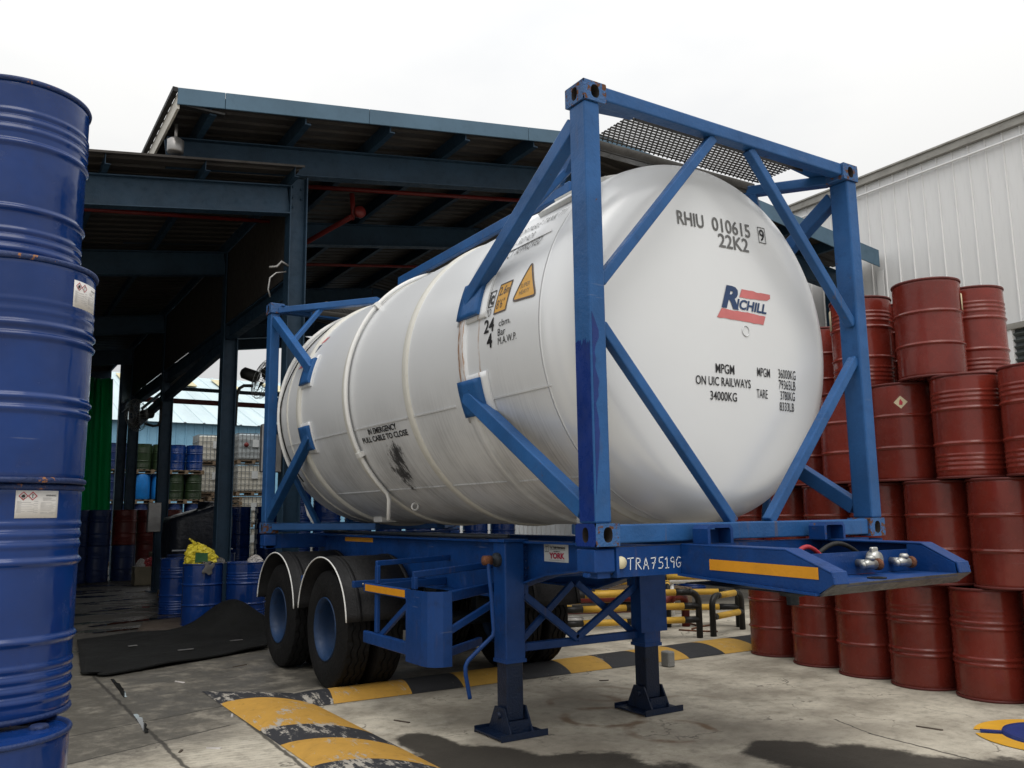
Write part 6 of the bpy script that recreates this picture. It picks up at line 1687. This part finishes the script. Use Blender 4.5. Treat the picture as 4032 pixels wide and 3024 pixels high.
for r in range(3):
    for k in range(4):
        if r == 0 and k == 3: continue
        if r == 0 and k < 2: continue
        copy_tree(t1, (5.0 + 0.32 * r, 30.2 + 1.25 * r, 1.17 * k), 0, "creamy white liquid tote in the receding row behind the second column, tier %s, row %s" % (("one", "two", "three", "four")[k], ("one", "two", "three")[r]))
for k in range(14):
    pallet(5.05, 28.6, 0.0 + 0.165 * k, "empty wooden pallet, %s from the ground, in the pile before the liquid totes" % ORD[k], "empty pallets piled before the totes")

# ------------------------------------------------------------------ wall fans on the columns
def fan(loc, yaw, pitch, label, arm):
    o = root("fan", loc, label, "fan", "cage fans fixed to the shed columns")
    R_ = Matrix.Rotation(yaw, 3, 'Z') @ Matrix.Rotation(pitch, 3, 'X')
    T = lambda p: tuple(R_ @ Vector(p))
    m = MB()
    for k in range(28):
        a = 2 * PI * k / 28; ca, sa = math.cos(a), math.sin(a)
        m.tube([T((ca * r, d, sa * r)) for r, d in ((0.07, -0.12), (0.20, -0.115), (0.33, -0.06), (0.345, 0.0), (0.33, 0.06), (0.20, 0.10), (0.08, 0.10))], 0.0035, 4)
    for r, d in ((0.347, 0.0), (0.27, -0.10), (0.27, 0.085), (0.17, -0.118), (0.07, -0.12)):
        m.tube([T((r * math.cos(2 * PI * k / 28), d, r * math.sin(2 * PI * k / 28))) for k in range(28)], 0.005, 5, closed=True)
    part("cage", m, 'cage', o, local=True)
    m = MB()
    for j in range(3):
        a0 = 2 * PI * j / 3
        vs_ = []
        for k in range(7):
            r = 0.05 + 0.26 * k / 6; w = 0.35 + 0.35 * k / 6
            vs_.append((m.v(T((r * math.cos(a0 - w / 2), -0.04, r * math.sin(a0 - w / 2)))), m.v(T((r * math.cos(a0 + w), 0.03, r * math.sin(a0 + w))))))
        for A, B in zip(vs_, vs_[1:]): m.face([A[0], B[0], B[1], A[1]], True)
    part("blades", m, 'fan_grey', o, local=True)
    m = MB(); m.tube([T((0, 0.08, 0)), T((0, 0.14, 0)), T((0, 0.36, 0)), T((0, 0.40, 0))], [0.06, 0.105, 0.10, 0.05], 16); part("motor", m, 'fan_grey', o, local=True)
    m = MB(); m.tube([tuple(Vector(p) - Vector(loc)) for p in arm], 0.028, 8); part("arm", m, 'fan_grey', o, local=True)
    return o
fan((1.36, 10.85, 3.85), rad(60), rad(20), "cage fan on a bent arm fixed to the second column, near the frame's rear post", [(0.93, 10.9, 3.05), (0.94, 10.9, 3.55), (0.98, 10.9, 3.68), (1.05, 10.9, 3.73), (1.20, 10.9, 3.74)])
fan((0.16, 16.0, 3.72), rad(-66), rad(10), "cage fan on a bent arm fixed to the third column, dark against the far roof", [(0.64, 16.0, 4.05), (0.64, 16.0, 3.62), (0.60, 16.0, 3.52), (0.50, 16.0, 3.50), (0.32, 16.0, 3.55)])
# junction boxes on the columns
for p, lab in (((0.62, 16.06, 1.25), "grey switch box on the third column"), ((0.52, 7.47, 2.1), "grey switch box on the first column, beside the frame's rear post")):
    m = MB(); m.box((-0.13, -0.06, 0), (0.13, 0.06, 0.62), 0.01); b = part("switch_box", m, 'galv'); b.location = p; tag(b, lab, "box")

# ------------------------------------------------------------------ yellow and black pipe barriers under the trailer's view
GBR = "yellow and black pipe barriers"
def pipe_run(o, path, r, marks, name):
    """tube pieces alternating colours: marks = list of (from, to, material) along a straight path."""
    a, b = Vector(path[0]), Vector(path[1])
    for t0, t1, mt in marks:
        m = MB(); m.tube([a + (b - a) * t0, a + (b - a) * t1], r, 12); part(name, m, mt, o)
def barrier(p, q, h, label, rails=(1.0, 0.70, 0.40), r=0.040, seg=5):
    p, q = Vector(p), Vector(q); d = (q - p).normalized(); L_ = (q - p).length
    o = root("pipe_barrier", (p + q) / 2, label, "barrier", GBR); rb = 0.12
    for s, e in ((p, d), (q, -d)):
        path = [s, s + Vector((0, 0, h - rb))] + [s + e * rb * (1 - math.cos(t)) + Vector((0, 0, h - rb + rb * math.sin(t))) for t in [PI / 2 * k / 6 for k in range(1, 7)]]
        m = MB(); m.tube(path, r, 12); part("post", m, 'bar_black', o)
    for rr_ in rails:
        z = h * rr_; a = p + d * (rb if rr_ == 1.0 else 0.0); b = q - d * (rb if rr_ == 1.0 else 0.0)
        a = Vector((a.x, a.y, z)); b = Vector((b.x, b.y, z)); n = seg
        pipe_run(o, (a, b), r * 1.004, [(0, .12, 'bar_black'), (.12, .88, 'bar_yellow'), (.88, 1, 'bar_black')] if n == 3 else [(0, .06, 'bar_black'), (.06, .30, 'bar_yellow'), (.30, .40, 'bar_black'), (.40, .62, 'bar_yellow'), (.62, .72, 'bar_black'), (.72, .92, 'bar_yellow'), (.92, 1, 'bar_black')], "rail")
    return o
barrier((2.65, 5.25, 0), (4.93, 4.34, 0), 0.55, "long pipe barrier nearest the speed bump, ending in a black bend")
barrier((5.14, 4.32, 0), (5.90, 4.55, 0), 0.48, "short pipe barrier beside the first red drum", (1.0, 0.48), seg=3)
barrier((3.4, 6.5, 0), (6.05, 4.75, 0), 0.66, "long pipe barrier behind the near one, its rail passing over it")
barrier((2.9, 6.6, 0), (5.6, 6.1, 0), 0.78, "tall pipe barrier farthest back behind the trailer")
barrier((5.3, 5.3, 0), (6.3, 6.4, 0), 0.52, "pipe barrier running away behind the short one")
hp = root("fire_pipe", (5.2, 5.2, 0), "red fire pipe with flanged bends behind the near barrier", "pipe")
m = MB(); m.tube([(5.05, 5.15, 0.0), (5.05, 5.15, 0.27), (5.08, 5.15, 0.36), (5.16, 5.15, 0.40), (5.42, 5.2, 0.41), (5.52, 5.22, 0.37), (5.55, 5.23, 0.28), (5.55, 5.23, 0.0)], 0.055, 14); part("pipe", m, 'pipe_red', hp)
m = MB(); m.lathe([(0, -.02), (0.085, -.02), (0.085, .02), (0, .02)], 18, (5.22, 5.16, 0.41), 'x'); part("flange", m, 'pipe_red', hp)
m = MB(); m.tube([(3.2, 6.0, 0.42), (5.02, 5.4, 0.40)], 0.05, 12); m.tube([(3.2, 6.1, 0.26), (5.0, 5.5, 0.24)], 0.04, 12); part("pipe", m, 'pipe_red', hp)
m = MB(); m.box((-0.13, -0.1, 0), (0.13, 0.1, 0.17), 0.03, 2); o = part("concrete_block", m, 'concrete_white'); o.location = (4.13, 5.85, 0.0); o.rotation_euler.z = 0.5; tag(o, "white painted concrete block behind the trailer's far wheels", "block")
m = MB(); m.box((-0.045, -0.06, 0), (0.045, 0.06, 0.15), 0.012); o = part("concrete_block", m, 'concrete_grey'); o.location = (3.27, 3.10, 0.0); tag(o, "small grey concrete block beside the far landing leg", "block")
m = MB(); m.tube([(6.0, 6.2, 0.52), (8.6, 6.0, 0.55)], 0.06, 12); m.tube([(6.2, 6.2, 0.0), (6.2, 6.2, 0.5)], 0.04, 8); m.tube([(8.4, 6.02, 0.0), (8.4, 6.02, 0.52)], 0.04, 8); tag(part("waste_pipe", m, 'white_enamel'), "white pipe on stands behind the barriers", "pipe")
# low dark clutter behind the barriers
GC = "blue drums lying low behind the barriers"
for i, (x, y) in enumerate(((6.6, 9.6), (7.3, 9.4), (8.0, 9.3), (8.7, 9.2), (9.4, 9.1), (5.9, 9.8), (5.2, 10.0), (4.5, 10.2))):
    copy_tree(q0, (x, y, 0.0), random.uniform(0, 6), "blue drum behind the barriers, %s from the far drum row's corner" % ORD[int((9.4 - x) / 0.68 + 0.5)], GC)
pallet(6.9, 7.7, 0.0, "wooden pallet lying behind the barriers, lower of two", "pallets behind the barriers"); pallet(6.95, 7.75, 0.144, "wooden pallet lying behind the barriers, upper of two", "pallets behind the barriers")
for i, (x, y, a) in enumerate(((5.6, 5.0, .3), (5.75, 5.35, 1.2), (5.3, 4.75, 2.2), (6.0, 5.2, .8))):
    m = MB(); m.tube([(-0.25, 0, 0.012), (0, 0.02, 0.012), (0.25, -0.02, 0.012)], 0.011, 6); o = part("steel_rod", m, 'rust'); o.location = (x, y, 0.0); o.rotation_euler.z = a; tag(o, "thin rusty rod lying among the barrier posts, " + ("nearest the long barrier", "farthest back", "under the nearest rail", "close to the first red drum")[i], "rod", "rusty rods among the barrier posts")
# bits of litter on the concrete
rr = random.Random(12)
LIT = ("brown twig near the rubber mat's front edge", "pale twig by the rear trailer tyre", "brown scrap beside the water slit near the blue stack", "small brown scrap nearest the blue drum stack", "pale scrap on the open concrete before the red drums",
       "brown twig beside the landing leg", "small pale scrap at the head of the striped bump", "brown twig before the far landing leg")
for i, (x, y) in enumerate(((-0.95, 5.2), (-0.25, 5.75), (-1.45, 2.65), (-1.25, 2.6), (3.05, 0.2), (0.1, 2.55), (-0.9, 3.5), (2.3, 2.9))):
    m = MB(); L_ = rr.uniform(0.03, 0.12)
    m.hexa([(-L_, -0.008, 0), (L_, -0.01, 0), (L_ * .9, 0.008, 0), (-L_ * .9, 0.01, 0), (-L_, -0.006, 0.008), (L_, -0.008, 0.006), (L_ * .9, 0.006, 0.009), (-L_ * .9, 0.008, 0.006)])
    o = part("twig", m, 'board' if i % 3 else 'bag_white'); o.location = (x, y, 0.0); o.rotation_euler.z = rr.uniform(0, 3); tag(o, LIT[i], "litter", "scraps on the concrete")
# lathe, tube and box builders leave nothing behind but the scene itself
